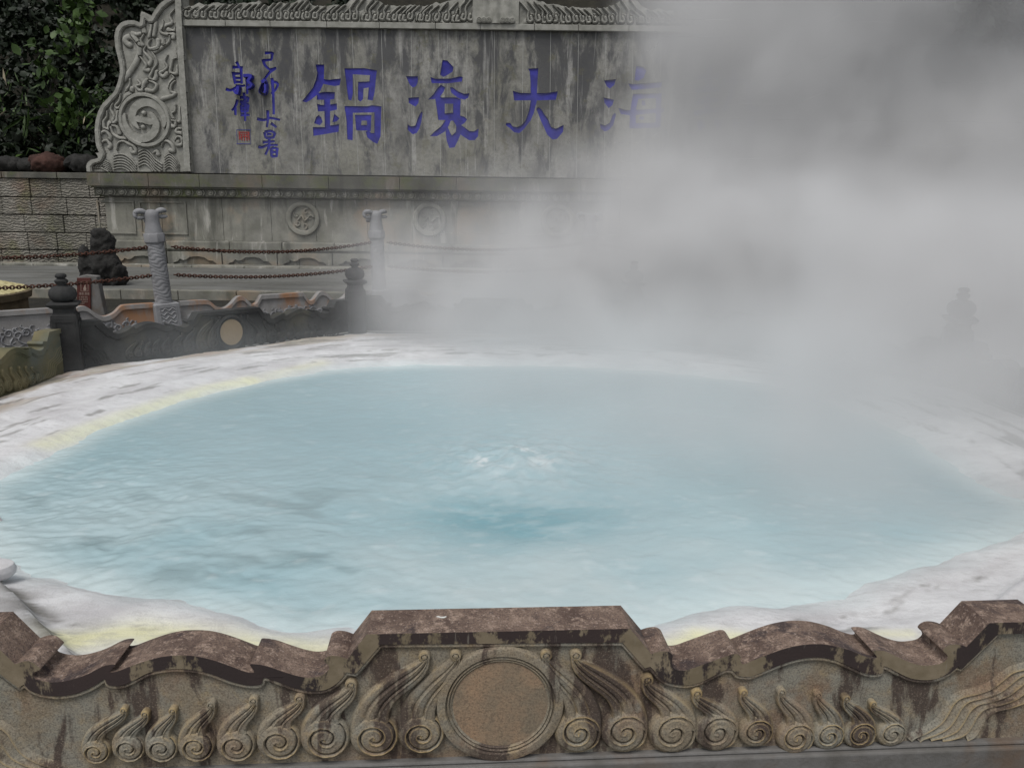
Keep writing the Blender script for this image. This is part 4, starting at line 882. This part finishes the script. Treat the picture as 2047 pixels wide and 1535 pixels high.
# ledge, bead course, dado, base moulding, plinth
XA, XB = wpt(172, 350, 21.5)[0]-X0, None; XB = -XA
def course(name, y0, y1, Yf, mat, dx=0, bev=.012, seg=(1.3, 1.9)):
    z1, z0 = ony(990, y0+1.5, Yf)[2], ony(990, y1+1.5, Yf)[2]; g = MB(); x = XA+dx
    while x < XB-dx-.3: L = random.uniform(*seg); g.box(x, min(x+L-.008, XB-dx), Yf-YW+random.uniform(0, .004), 1.0, z0, z1); x += L
    return g.build(name, mat, wall, sm=False, bevel=bev), z0, z1
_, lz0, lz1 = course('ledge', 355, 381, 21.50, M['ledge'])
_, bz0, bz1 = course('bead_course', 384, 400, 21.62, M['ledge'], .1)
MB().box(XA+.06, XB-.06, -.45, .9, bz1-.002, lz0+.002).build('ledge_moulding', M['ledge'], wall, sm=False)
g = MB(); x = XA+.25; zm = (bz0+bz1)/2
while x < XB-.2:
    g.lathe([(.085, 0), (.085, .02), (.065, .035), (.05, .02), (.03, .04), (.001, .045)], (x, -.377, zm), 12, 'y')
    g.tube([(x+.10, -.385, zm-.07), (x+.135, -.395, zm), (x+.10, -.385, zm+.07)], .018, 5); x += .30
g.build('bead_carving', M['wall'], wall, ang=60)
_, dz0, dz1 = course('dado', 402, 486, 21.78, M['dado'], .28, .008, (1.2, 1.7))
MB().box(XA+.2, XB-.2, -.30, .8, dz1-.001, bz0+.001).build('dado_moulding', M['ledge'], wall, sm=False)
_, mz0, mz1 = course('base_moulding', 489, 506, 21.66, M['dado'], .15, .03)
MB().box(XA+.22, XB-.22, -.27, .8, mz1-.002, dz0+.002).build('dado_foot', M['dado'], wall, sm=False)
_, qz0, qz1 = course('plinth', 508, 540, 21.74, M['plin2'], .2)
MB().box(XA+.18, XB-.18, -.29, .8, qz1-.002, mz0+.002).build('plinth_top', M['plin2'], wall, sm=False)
g = MB(); x = XA+.5                                          # scalloped apron cut over the plinth
while x < XB-1.6:
    w_ = 1.25; zt = qz1-.02; pts = [(x, zt-.42), (x+.05, zt-.30), (x+.16, zt-.27), (x+.22, zt-.20), (x+.30, zt-.24), (x+.40, zt-.22), (x+.5, zt-.15), (x+w_/2+.12, zt-.13), (x+w_-.35, zt-.16), (x+w_-.25, zt-.24), (x+w_-.12, zt-.25), (x+w_-.04, zt-.32), (x+w_, zt-.42)]
    g.prism([(x-.12, zt)]+[(x-.12, zt-.44)]+pts+[(x+w_+.12, zt-.44), (x+w_+.12, zt)], -.31, -.262); x += w_+.27
g.build('plinth_apron', M['dado'], wall, sm=False, bevel=.01)
# framed panels on the dado
def frame(x0, x1, z0, z1, w=.05):
    g = MB(); y0, y1 = -.255, -.21
    g.box(x0, x1, y0, y1, z1-w, z1).box(x0, x1, y0, y1, z0, z0+w).box(x0, x0+w, y0, y1, z0+w, z1-w).box(x1-w, x1, y0, y1, z0+w, z1-w)
    return g
dd0, dd1 = dz0, dz1
for s_ in (1, -1):
    a_, b_ = wpt(196, 430, 21.78)[0]-X0, wpt(374, 430, 21.78)[0]-X0; h_ = (b_-a_)*.42
    for (u, v) in ((a_, a_+h_), (a_+h_+.12, b_)):
        x0, x1 = (u, v) if s_ > 0 else (-v, -u)
        frame(x0, x1, dd0+.13, dd1-.10).build('dado_frame', M['dado'], wall, sm=False, bevel=.012)
for px_ in (606, 859, 1115, 1371):
    cx_, cz_ = wpt(px_, 437+(px_-606)*.008, 21.76); cx_ -= X0; g = MB(); g.lathe([(.46, 0), (.46, .05), (.44, .075), (.35, .075), (.33, .055), (.325, .0)], (cx_, -.215, cz_), 56, 'y'); g.build('dado_medallion', M['dado'], wall, ang=50)
    g = MB(); R_ = random.Random(px_)
    for k in range(5):
        a = k*1.256+R_.uniform(-.2, .2); r0 = .2; c0 = (cx_+r0*math.cos(a), cz_+r0*math.sin(a)); pts = []
        for j in range(14): q_ = j/13*5.5; rr = .085*(1-j/16); pts.append((c0[0]+rr*math.cos(a+q_), -.235, c0[1]+rr*math.sin(a+q_)))
        g.tube(pts, np.linspace(.026, .012, 14), 6)
    g.tube(smooth([(cx_-.15, -.235, cz_-.05), (cx_-.03, -.24, cz_+.07), (cx_+.03, -.24, cz_-.06), (cx_+.15, -.235, cz_+.03)], 4), .03, 6)
    g.build('medallion_relief', M['dado'], wall, ang=70)

# carved wings at both ends of the wall
A3 = lambda L: [(x/3.41, y/3.41) for x, y in L]
A7 = lambda L: [(170+x/7.674, 150+y/7.674) for x, y in L]
A8 = lambda L: [(200+x/8.53, y/8.53) for x, y in L]
wo = A3([(605,1172),(600,1130),(625,1095),(680,1076),(662,1040),(690,1050),(672,1010),(662,960),(658,880),(670,800),(700,725),(745,675),(790,625),(812,570),(828,500),(822,430),(803,350),(792,270),(802,205),(835,163),(880,146),(930,146),(962,160),(968,110),(978,84),(1005,100),(1035,128),(1060,85),(1095,38),(1140,3),(1175,-20),(1200,-45),(1203,-120)])
wo += A3([(1243,-120),(1250,150),(1285,700),(1310,1172)])
YG = -.10
def wl_(p): return tuple(local([wpt(p[0], p[1], YW+YG)])[0])
WO = [wl_(p) for p in wo]
lower = smooth(WO[:31], 3); WOS = lower+WO[31:]
res = .0105; xs = np.arange(min(p[0] for p in WOS)-.02, max(p[0] for p in WOS)+.02, res); zs_ = np.arange(min(p[1] for p in WOS)-.02, max(p[1] for p in WOS)+.02, res)
Xw, Zw = np.meshgrid(xs, zs_); mi = inside(Xw, Zw, WOS); dB = seg_dist(Xw, Zw, WOS+[WOS[0]])
rimd = seg_dist(Xw, Zw, [wl_(p) for p in A3([(605,1172),(600,1130),(625,1095),(680,1076)])]+[wl_(p) for p in wo[5:31]])
H = np.zeros_like(Xw)+.02*fbm(Xw*3, Zw*3, 3, 90)
def cap(dist, w, h): return h*np.sqrt(np.clip(1-(dist/w)**2, 0, 1))
def st_(pts, w, h, taper=0.):
    global H
    P = smooth([wl_(p) for p in pts], 4); d_, t_ = seg_dist(Xw, Zw, P, True); ww = w*(1-taper*t_); H = np.where(d_ < ww, np.maximum(H, .03+cap(d_, ww, h)), H)
    H = np.where((d_ >= ww) & (d_ < ww+.022), np.minimum(H, .008), H)
# inner loop, tall leaf tip
st_(A8([(330,1330),(385,1400),(520,1240),(620,1080),(670,950),(675,820),(620,700),(540,640),(470,650),(440,700),(480,760),(520,780)]), .075, .055)
st_(A8([(690,760),(560,580),(640,600),(760,560)]), .05, .045); st_(A8([(740,220),(730,400),(770,560)]), .06, .05); st_(A8([(740,220),(860,340),(890,480),(850,640)]), .05, .05)
st_(A8([(1020,160),(940,300),(960,420),(930,620)]), .05, .05)
fl8 = [[(1280,170),(1200,280),(1240,400),(1150,440),(1060,500)],[(1290,400),(1310,470),(1270,540),(1180,520)],[(1080,360),(1090,430),(1040,540),(1100,590),(1200,600),(1270,600),(1260,650)],[(1200,620),(1190,720),(1110,790),(1000,860),(930,890)],[(1100,680),(1090,740)],
 [(880,680),(830,760),(860,840),(990,810),(1000,700)],[(760,600),(710,700),(740,780),(700,760)],[(800,800),(760,880),(820,960),(880,1040),(850,1110)],[(700,980),(760,1060),(800,1130),(770,1200),(840,1210)],[(900,900),(960,1000),(980,1100),(930,1180),(890,1260),(860,1330),(900,1390),(960,1340),(980,1240)],
 [(1160,950),(1120,1060),(1160,1150),(1110,1210),(1040,1250),(1060,1300),(1110,1310),(1150,1260)],[(1310,860),(1340,980),(1260,1020),(1230,1110),(1210,1230),(1260,1270),(1330,1250),(1340,1150)],[(1230,1290),(1270,1340),(1210,1420),(1200,1500)]]
for L in fl8: st_(A8(L[::-1]), .062, .05, .72)
fl7 = [[(700,70),(700,160),(650,240),(660,290),(720,260),(730,210)],[(560,300),(540,400),(480,480),(520,520),(600,440),(640,330),(700,300)],[(440,440),(410,530),(460,640),(430,740),(500,700),(520,580)],[(350,560),(350,650),(300,720),(310,820),(370,840),(390,740)],[(420,780),(500,800),(540,900)],[(410,800),(440,900),(520,960),(620,990)],
 [(240,980),(270,890),(340,870),(400,950),(390,990)],[(230,1140),(270,1040),(350,1010),(400,1080),(390,1110)],[(500,1150),(520,1050),(600,1020),(680,1060),(760,1100),(790,1180),(740,1190),(720,1140)],[(820,90),(870,150),(800,180),(840,240),(900,230),(910,150),(960,90)],[(1000,100),(1060,120),(1110,170),(1060,250),(960,240)],
 [(1390,100),(1340,160),(1330,260),(1390,290),(1340,330),(1200,370)],[(1400,460),(1390,560),(1340,600),(1380,700),(1460,720),(1470,640),(1480,520)],[(1330,700),(1400,720),(1390,790),(1340,790)],[(1500,830),(1430,830),(1410,880),(1490,900)],[(1390,1010),(1430,950),(1490,970),(1500,1060),(1430,1080),(1430,1030)],
 [(1190,1100),(1210,1030),(1280,1020),(1350,1090),(1370,1170),(1320,1160)],[(1060,1200),(1110,1170),(1130,1220)]]
for L in fl7: st_(A7(L[::-1]), .062, .055, .65)
for k in range(6):                    # layered wave chevrons along the foot
    st_(A7([(450,1240+k*42),(520,1220+k*42),(620,1230+k*42),(720,1300+k*42),(790,1390+k*42)]), .018, .028)
    st_(A7([(830,1180+k*45),(920,1140+k*45),(1000,1190+k*45),(1080,1290+k*45),(1190,1370+k*45)]), .018, .028)
    st_(A7([(1230,1260+k*40),(1300,1210+k*40),(1380,1270+k*40),(1450,1380+k*40)]), .016, .025)
    st_(A7([(110+k*30,1430),(160+k*25,1340+k*18),(260,1310+k*24),(360,1340+k*28),(430,1440+k*20)]), .018, .028)
# outer rim band and right-hand post strip
H = np.maximum(H, np.where(rimd < .13, .085+.02*(rimd < .105), 0)); H = np.where((rimd >= .13) & (rimd < .15), 0, H)
dS = seg_dist(Xw, Zw, [wl_(p) for p in A3([(1222,-120),(1228,150),(1262,700),(1288,1172)])]); H = np.where(dS < .085, .10, H); H = np.where((dS >= .085) & (dS < .105), 0, H)
# coiled disc
dc = wl_(A7([(930, 700)])[0]); R0 = wl_(A7([(1325, 700)])[0])[0]-dc[0]; rr = np.hypot(Xw-dc[0], Zw-dc[1])/R0
H = np.where(rr < 1.03, .055, H); H = np.where((rr < 1.0) & (rr > .86), .105-.02*(np.abs(rr-.93) > .055), H); H = np.where(rr < .86, .0, H)
aa = np.arctan2(Zw-dc[1], Xw-dc[0])
def coil(sgn):
    global H
    # comma: thick band from an inner head swirling outward
    P = []; W_ = []
    for t_ in np.linspace(0, 1, 30):
        a = math.radians(100+sgn*180*0)+(-t_*math.radians(255)); r_ = .24+.44*min(1, t_*1.5)-.0*t_; P.append((a, r_)); W_.append(.215*math.sin(math.pi*min(1, .12+t_*.86))**.7)
    pts = [(dc[0]+sgn*R0*r_*math.cos(a+math.pi*.5), dc[1]+sgn*R0*r_*math.sin(a+math.pi*.5)) for a, r_ in P]
    d_, t_ = seg_dist(Xw, Zw, pts, True); w_ = np.interp(t_, np.linspace(0, 1, 30), W_)*R0; H = np.where(d_ < w_, np.maximum(H, .075), H)
cA = [(845,830),(775,745),(742,640),(770,530),(850,455),(960,425),(1080,460),(1175,550),(1232,680),(1225,800)]; cw = [12,40,52,56,58,58,56,52,44,16]
cB = [(1850-x, 1405-y) for x, y in cA]
for L_ in (cA, cB):
    P_ = smooth([wl_(p) for p in A7(L_)], 4); d_, t_ = seg_dist(Xw, Zw, P_, True); w_ = np.interp(t_, np.linspace(0, 1, 10), cw)/7.674*.0141*1.0; H = np.where(d_ < w_, np.maximum(H, .08), H)
d_ = seg_dist(Xw, Zw, [wl_(p) for p in A7([(830, 680), (1020, 725)])]); H = np.where(d_ < .085, .08, H)
for (x, y) in ((915, 590), (905, 805)):
    k_ = wl_(A7([(x, y)])[0]); q_ = np.hypot(Xw-k_[0], Zw-k_[1]); H = np.where((q_ < .105) & (q_ > .06), .0, H); H = np.where(q_ < .06, .05+cap(q_, .06, .06), H)
H += (fbm(Xw*20, Zw*20, 3, 91)-.5)*.008
for s_ in (1, -1):
    root = wall
    def mm(x): return x if s_ > 0 else -x
    MB().prism([(mm(x), z) for x, z in WOS], YG+.004, .30).build('carved_wing', M['carve'], root, sm=False)
    Xq, Hq, Zq, mq = (Xw, H, Zw, mi) if s_ > 0 else (-Xw[:, ::-1], H[:, ::-1], Zw[:, ::-1], mi[:, ::-1])
    gridmesh('wing_relief', Xq, YG-.0-Hq, Zq, M['carve'], root, mask=mq, ang=45)

# ================================================================== hillside and planting
def leaves(name, C_, N_, size, mat, label=None, cat=None, kind='stuff', asp=.5, droop=.3, group=None, seed=0, parent=None):
    """C_ = (n,3) leaf centres, N_ = outward normals"""
    r_ = np.random.default_rng(seed); n = len(C_); s_ = size*(.5+r_.random(n)**1.5*1.1); d = r_.normal(size=(n, 3))*.6+N_*.5; d[:, 2] -= droop; d /= np.linalg.norm(d, axis=1)[:, None]
    w = np.cross(d, r_.normal(size=(n, 3))+N_*.8); w /= np.linalg.norm(w, axis=1)[:, None]; nn = np.cross(d, w)
    L, Wd = d*s_[:, None], w*(s_*asp*.5)[:, None]; B = nn*(s_*.10)[:, None]
    V = np.stack([C_-L*.5, C_-L*.12+Wd, C_+L*.22+Wd*.8, C_+L*.5, C_+L*.22-Wd*.8, C_-L*.12-Wd, C_+B*-1.0+L*.05], 1)
    me = bpy.data.meshes.new(name); me.vertices.add(n*7); me.vertices.foreach_set('co', V.reshape(-1)); b = np.arange(n)[:, None]*7
    Fq = np.concatenate([b+np.array([[0, 1, 2, 6]]), b+np.array([[6, 2, 3, 4]]), b+np.array([[0, 6, 4, 5]])], 0)
    me.loops.add(Fq.size); me.loops.foreach_set('vertex_index', Fq.ravel().astype(np.int32)); me.polygons.add(len(Fq)); me.polygons.foreach_set('loop_start', (np.arange(len(Fq))*4).astype(np.int32)); me.update(calc_edges=True)
    finish(me, mat, False); o = link(name, me, parent); return tag(o, label, cat, group, kind)
nx, ny = 160, 90; gx = np.linspace(-34, 26, nx); gy = np.linspace(22.8, 48, ny); X, Y = np.meshgrid(gx, gy)
zt0 = 2.45
behind = (X > -11.6) & (X < 12)
Zh = zt0+np.clip(Y-23.4, 0, 99)*.95+(fbm(X*.35, Y*.35, 4, 100)-.5)*1.4*np.clip((Y-23.2)/2, 0, 1)
Zh = np.where(X > -9.5, Zh+2.7*np.clip((X+9.5)/1.5, 0, 1)*np.clip((Y-22.9)/.4, 0, 1), Zh)
hl = gridmesh('hillside', X, Y, Zh, M['soil']); hl['kind'] = 'structure'
r_ = np.random.default_rng(3)
def hz_(x, y):
    j = np.clip(np.searchsorted(gx, x), 1, nx-1); i = np.clip(np.searchsorted(gy, y), 1, ny-1); return Zh[i, j]
# mass of undergrowth at the upper left: clumped leaves
cl_x = r_.uniform(-22, -8.6, 420); cl_y = 23.5+r_.random(420)**1.3*8; cl_z = hz_(cl_x, cl_y)+r_.uniform(.1, 1.0, 420); cl_r = r_.uniform(.25, .8, 420)
def clump(cx_, cy_, cz_, cr_, per, sd_):
    q = np.random.default_rng(sd_); k = np.repeat(np.arange(len(cx_)), per); u = q.normal(size=(len(k), 3)); u /= np.linalg.norm(u, axis=1)[:, None]; rad = cr_[k]*(.55+.5*q.random(len(k)))
    return np.stack([cx_[k], cy_[k], cz_[k]], 1)+u*rad[:, None]*np.array([1, .8, .8]), u
C_, N_ = clump(cl_x, cl_y, cl_z, cl_r, 75, 1); leaves('undergrowth', C_, N_, .22, M['leaf'], seed=1, asp=.55)
# lighter sprays that read one by one
spots = [(150, 60, .9, 26, 'yellow-green leafy spray high among the dark bushes, left of the carved wing'), (160, 20, .7, 22, 'broad-leaved sprig near the top edge of the photo'), (135, 225, .8, 36, 'yellowish leafy shrub just left of the coiled disc'), (208, 195, .45, 30, 'small pale sprig against the wing, left of the coiled disc'),
         (60, 240, .9, 34, 'long-leaved green shrub above the lava rocks'), (95, 130, .8, 22, 'faint green branch in the middle of the dark bushes')]
for k, (px_, py_, r0, n_, lb) in enumerate(spots):
    q = ony(px_, py_, 23.2+.12*k); cc = r_.normal(size=(n_*3, 3))*np.array([.34, .15, .38])*r0+q; u = cc-q; u /= np.linalg.norm(u, axis=1)[:, None]+1e-6
    rt = thing('leafy_shrub', lb, 'shrub', tuple(q), group='lighter shrubs among the dark undergrowth')
    lo = leaves('foliage', cc-q, u, .26 if k != 3 else .13, M['leafl'] if k != 4 else M['leaf'], seed=20+k, asp=.62 if k != 4 else .22, parent=rt, kind=None)
    g = MB()
    for j in range(7): e = cc[j*3]-q; g.tube(smooth([(.05*j-.15, .1, -.9*r0), (e[0]*.4, .05, -.3*r0), tuple(e)], 3), np.linspace(.014, .004, 7), 5)
    g.build('stem', M['soil'], rt)
# long bamboo-like blades, some dry
n = 260; bx = r_.uniform(-16.5, -10.5, n); by = r_.uniform(23.2, 24.4, n); bz = hz_(bx, by)+r_.uniform(.1, 2.0, n)
leaves('bamboo_blades', np.stack([bx, by, bz], 1), np.tile([0, -1, .2], (n, 1)), .55, M['leafl'], seed=5, asp=.10, droop=.7)
leaves('dry_blades', np.stack([bx, by-.1, bz-.1], 1)[:16], np.tile([0, -1, .2], (16, 1)), .42, m_flat('dry_leaf', (.30, .26, .18), .8), seed=6, asp=.12, droop=.9)
# grass crowning the bank above the wall
def blades(n, x0, x1, y0, y1, hh, sd_, mat, name):
    q = np.random.default_rng(sd_); x = q.uniform(x0, x1, n); y = q.uniform(y0, y1, n); z = hz_(x, y)-.05; h_ = hh*(.5+q.random(n)); lean = q.normal(size=(n, 2))*.35*h_[:, None]; w_ = .012+.012*q.random(n); a = q.uniform(0, 3.14, n)
    b = np.stack([x, y, z], 1); dx = np.stack([np.cos(a)*w_, np.sin(a)*w_, 0*a], 1); m1 = b+np.stack([lean[:, 0]*.35, lean[:, 1]*.35, h_*.6], 1); m2 = b+np.stack([lean[:, 0], lean[:, 1], h_], 1)
    V = np.stack([b-dx, b+dx, m1+dx*.7, m1-dx*.7, m2], 1); me = bpy.data.meshes.new(name); f = []
    me.from_pydata(V.reshape(-1, 3).tolist(), [], [t_ for i in range(n) for t_ in ((i*5, i*5+1, i*5+2, i*5+3), (i*5+3, i*5+2, i*5+4))]); finish(me, mat, False); o = link(name, me); o['kind'] = 'stuff'
blades(26000, -8.6, 8, 22.95, 25.2, .30, 9, M['grass'], 'grass')
k = 140; tx_ = np.concatenate([r_.uniform(-8.6, -2, 100), r_.uniform(-8.6, 8, 40)]); ty_ = r_.uniform(23.6, 26, k); C_, N_ = clump(tx_, ty_, hz_(tx_, ty_)+.1, r_.uniform(.2, .45, k), 60, 4); leaves('ground_cover', C_, N_, .20, M['leaf'], seed=8, asp=.4)
# trees in the steam, upper right
def tree(x, y, h_, rad, label, sd_, n_=70, per=110):
    rt = thing('dark_tree', label, 'tree', (x, y, 0), group='trees half hidden by steam'); q = random.Random(sd_); g = MB(); base = 2.2
    g.tube(smooth([(0, 0, -.2), (.1, 0, base), (-.05, .1, base+h_*.5), (.1, 0, base+h_*.8)], 4), np.linspace(.28, .10, 13), 10)
    for j in range(9):
        a = j*2.4; z = base+h_*(.25+.06*j); g.tube(smooth([(0, 0, z), (rad*.4*math.cos(a), rad*.4*math.sin(a), z+.5), (rad*.85*math.cos(a), rad*.85*math.sin(a), z+1.0+.4*q.random())], 3), np.linspace(.09, .02, 7), 6)
    g.build('trunk', M['soil'], rt); qq = np.random.default_rng(sd_); u = qq.normal(size=(n_, 3)); u /= np.linalg.norm(u, axis=1)[:, None]; rr_ = qq.random(n_)**.4
    c_ = u*rr_[:, None]*np.array([rad, rad, h_*.48])+np.array([0, 0, base+h_*.62]); C_, N_ = clump(c_[:, 0], c_[:, 1], c_[:, 2], qq.uniform(.3, .65, n_), per, sd_); leaves('crown', C_, N_, .24, M['leaf'], seed=sd_, parent=rt, kind=None)
tree(12.8, 19.5, 6.5, 2.6, 'dark tree showing through the gap in the steam at the top right corner', 31, 110)
tree(9.3, 24.6, 6.0, 2.4, 'dark tree behind the right end of the wall, mostly lost in steam', 33)
tree(16.5, 22.0, 7.0, 3.0, 'tree at the far right edge behind the steam', 35)

# ================================================================== steam: one baked density grid of rising vapour
BX = (-6.5, 12.0, 2.6, 20.4, .36, 11.5)
def steam():
    ng = bpy.data.node_groups.new('steam_field', 'GeometryNodeTree'); ng.interface.new_socket('Geometry', in_out='OUTPUT', socket_type='NodeSocketGeometry')
    n, l = ng.nodes, ng.links; out = n.new('NodeGroupOutput'); vc = n.new('GeometryNodeVolumeCube')
    vc.inputs['Min'].default_value = (BX[0], BX[2], BX[4]); vc.inputs['Max'].default_value = (BX[1], BX[3], BX[5])
    vc.inputs['Resolution X'].default_value = 200; vc.inputs['Resolution Y'].default_value = 170; vc.inputs['Resolution Z'].default_value = 130
    pos = n.new('GeometryNodeInputPosition').outputs[0]
    def M_(op, a, b=0., c=0.):
        m = n.new('ShaderNodeMath'); m.operation = op
        for k, v in enumerate((a, b, c)):
            if hasattr(v, 'links'): l.new(v, m.inputs[k])
            else: m.inputs[k].default_value = v
        return m.outputs[0]
    def V_(op, a, b=None, s=None):
        m = n.new('ShaderNodeVectorMath'); m.operation = op
        for k, v in enumerate((a, b)):
            if v is None: continue
            if hasattr(v, 'links'): l.new(v, m.inputs[k])
            else: m.inputs[k].default_value = v
        if s is not None: m.inputs['Scale'].default_value = s
        return m
    def noise(sc, det, vec, color=False, w=0):
        t = n.new('ShaderNodeTexNoise'); t.inputs['Scale'].default_value = sc; t.inputs['Detail'].default_value = det; t.inputs['Roughness'].default_value = .55; l.new(vec, t.inputs['Vector']); return t.outputs['Color' if color else 'Fac']
    # curl-like warp so that edges drift and curl upwards
    w1 = V_('SCALE', V_('SUBTRACT', noise(.55, 3, pos, True), (.5, .5, .5)).outputs[0], s=WARP).outputs[0]
    w2 = V_('SCALE', V_('SUBTRACT', noise(1.7, 3, pos, True), (.5, .5, .5)).outputs[0], s=.55).outputs[0]
    wp_ = V_('ADD', V_('ADD', pos, w1).outputs[0], w2).outputs[0]
    tot = None
    for (cx_, cy_, cz_, rx, ry, rz_, a, soft) in BLOBS:
        d = V_('SUBTRACT', wp_, (cx_, cy_, cz_)).outputs[0]; d = V_('MULTIPLY', d, (1/rx, 1/ry, 1/rz_)).outputs[0]; r = V_('LENGTH', d).outputs['Value']
        mr = n.new('ShaderNodeMapRange'); mr.interpolation_type = 'SMOOTHSTEP'; l.new(r, mr.inputs['Value'])
        mr.inputs['From Min'].default_value = 1.; mr.inputs['From Max'].default_value = 1-soft; mr.inputs['To Min'].default_value = 0; mr.inputs['To Max'].default_value = abs(a)
        o = mr.outputs['Result']
        tot = o if tot is None else (M_('ADD', tot, o) if a > 0 else M_('MULTIPLY', tot, M_('SUBTRACT', 1, o)))
    st = V_('MULTIPLY', wp_, (1, 1, .7)).outputs[0]
    nz = M_('MULTIPLY', M_('MAXIMUM', M_('SUBTRACT', noise(.8, 6, st), .36), 0), 5.); nz2 = M_('ADD', .22, M_('MULTIPLY', M_('MULTIPLY', nz, M_('ADD', .4, noise(2.8, 5, st))), 1.15))
    den = M_('MULTIPLY', tot, nz2)
    sx = n.new('ShaderNodeSeparateXYZ'); l.new(pos, sx.inputs[0])
    # fade at every face of the domain
    def edge(o, a, b, w):
        q1 = M_('MULTIPLY', M_('SUBTRACT', o, a), 1/w); q2 = M_('MULTIPLY', M_('SUBTRACT', b, o), 1/w)
        m = n.new('ShaderNodeClamp'); l.new(M_('MINIMUM', q1, q2), m.inputs[0]); return m.outputs[0]
    den = M_('MULTIPLY', den, M_('MULTIPLY', edge(sx.outputs[0], BX[0], BX[1], .5), edge(sx.outputs[1], BX[2], BX[3], .5)))
    den = M_('MULTIPLY', den, edge(sx.outputs[2], BX[4]-.3, BX[5], .5))
    den = M_('MULTIPLY', M_('SUBTRACT', den, .012), 1.); den = M_('MAXIMUM', den, 0.)
    l.new(den, vc.inputs['Density'])
    m = bpy.data.materials.new('steam_vapour'); m.use_nodes = True; mn, ml = m.node_tree.nodes, m.node_tree.links; mn.remove(mn['Principled BSDF'])
    pv = mn.new('ShaderNodeVolumePrincipled'); pv.inputs['Color'].default_value = (*[STEAMC]*3, 1); pv.inputs['Density'].default_value = DENS; pv.inputs['Anisotropy'].default_value = 0.0
    ml.new(pv.outputs[0], mn['Material Output'].inputs['Volume'])
    sm = n.new('GeometryNodeSetMaterial'); sm.inputs['Material'].default_value = m; l.new(vc.outputs[0], sm.inputs[0]); l.new(sm.outputs[0], out.inputs[0])
    vd = bpy.data.volumes.new('steam'); vd.materials.append(m); o = bpy.data.objects.new('steam', vd); COL.objects.link(o)
    md = o.modifiers.new('steam', 'NODES'); md.node_group = ng
    o['kind'] = 'stuff'
    return o
STEAMC, DENS, WARP = .835, 1.0, 1.7
#        cx    cy    cz    rx   ry   rz    amp  soft
BLOBS = [(6.7, 12.5, 4.0, 5.9, 4.2, 7.2, .95, .5),
         (5.4, 9.6, 2.4, 2.6, 2.2, 2.9, .30, .9),
         (3.0, 11.0, 1.2, 5.4, 2.8, 2.3, .85, .9),
         (1.7, 8.75, .75, 4.6, 1.5, 1.6, 3.0, .85),
         (4.1, 7.3, .9, 3.0, 3.3, 1.7, 2.0, .88),
         (1.0, 5.6, .55, 4.7, 3.6, 1.0, .52, .95),
         (2.4, 5.0, .6, 3.0, 2.8, 1.05, .45, .95),
         (-1.0, 15.5, 1.5, 8.5, 4.5, 4.5, .05, .9),
         (5.3, 8.6, 3.9, 1.6, 2.8, 1.5, -1.0, .6),
         (7.4, 12.2, 4.9, 1.9, 3.2, 1.8, -1.0, .55),
         (9.5, 16.0, 6.0, 2.3, 3.6, 2.2, -1.0, .55)]
steam()
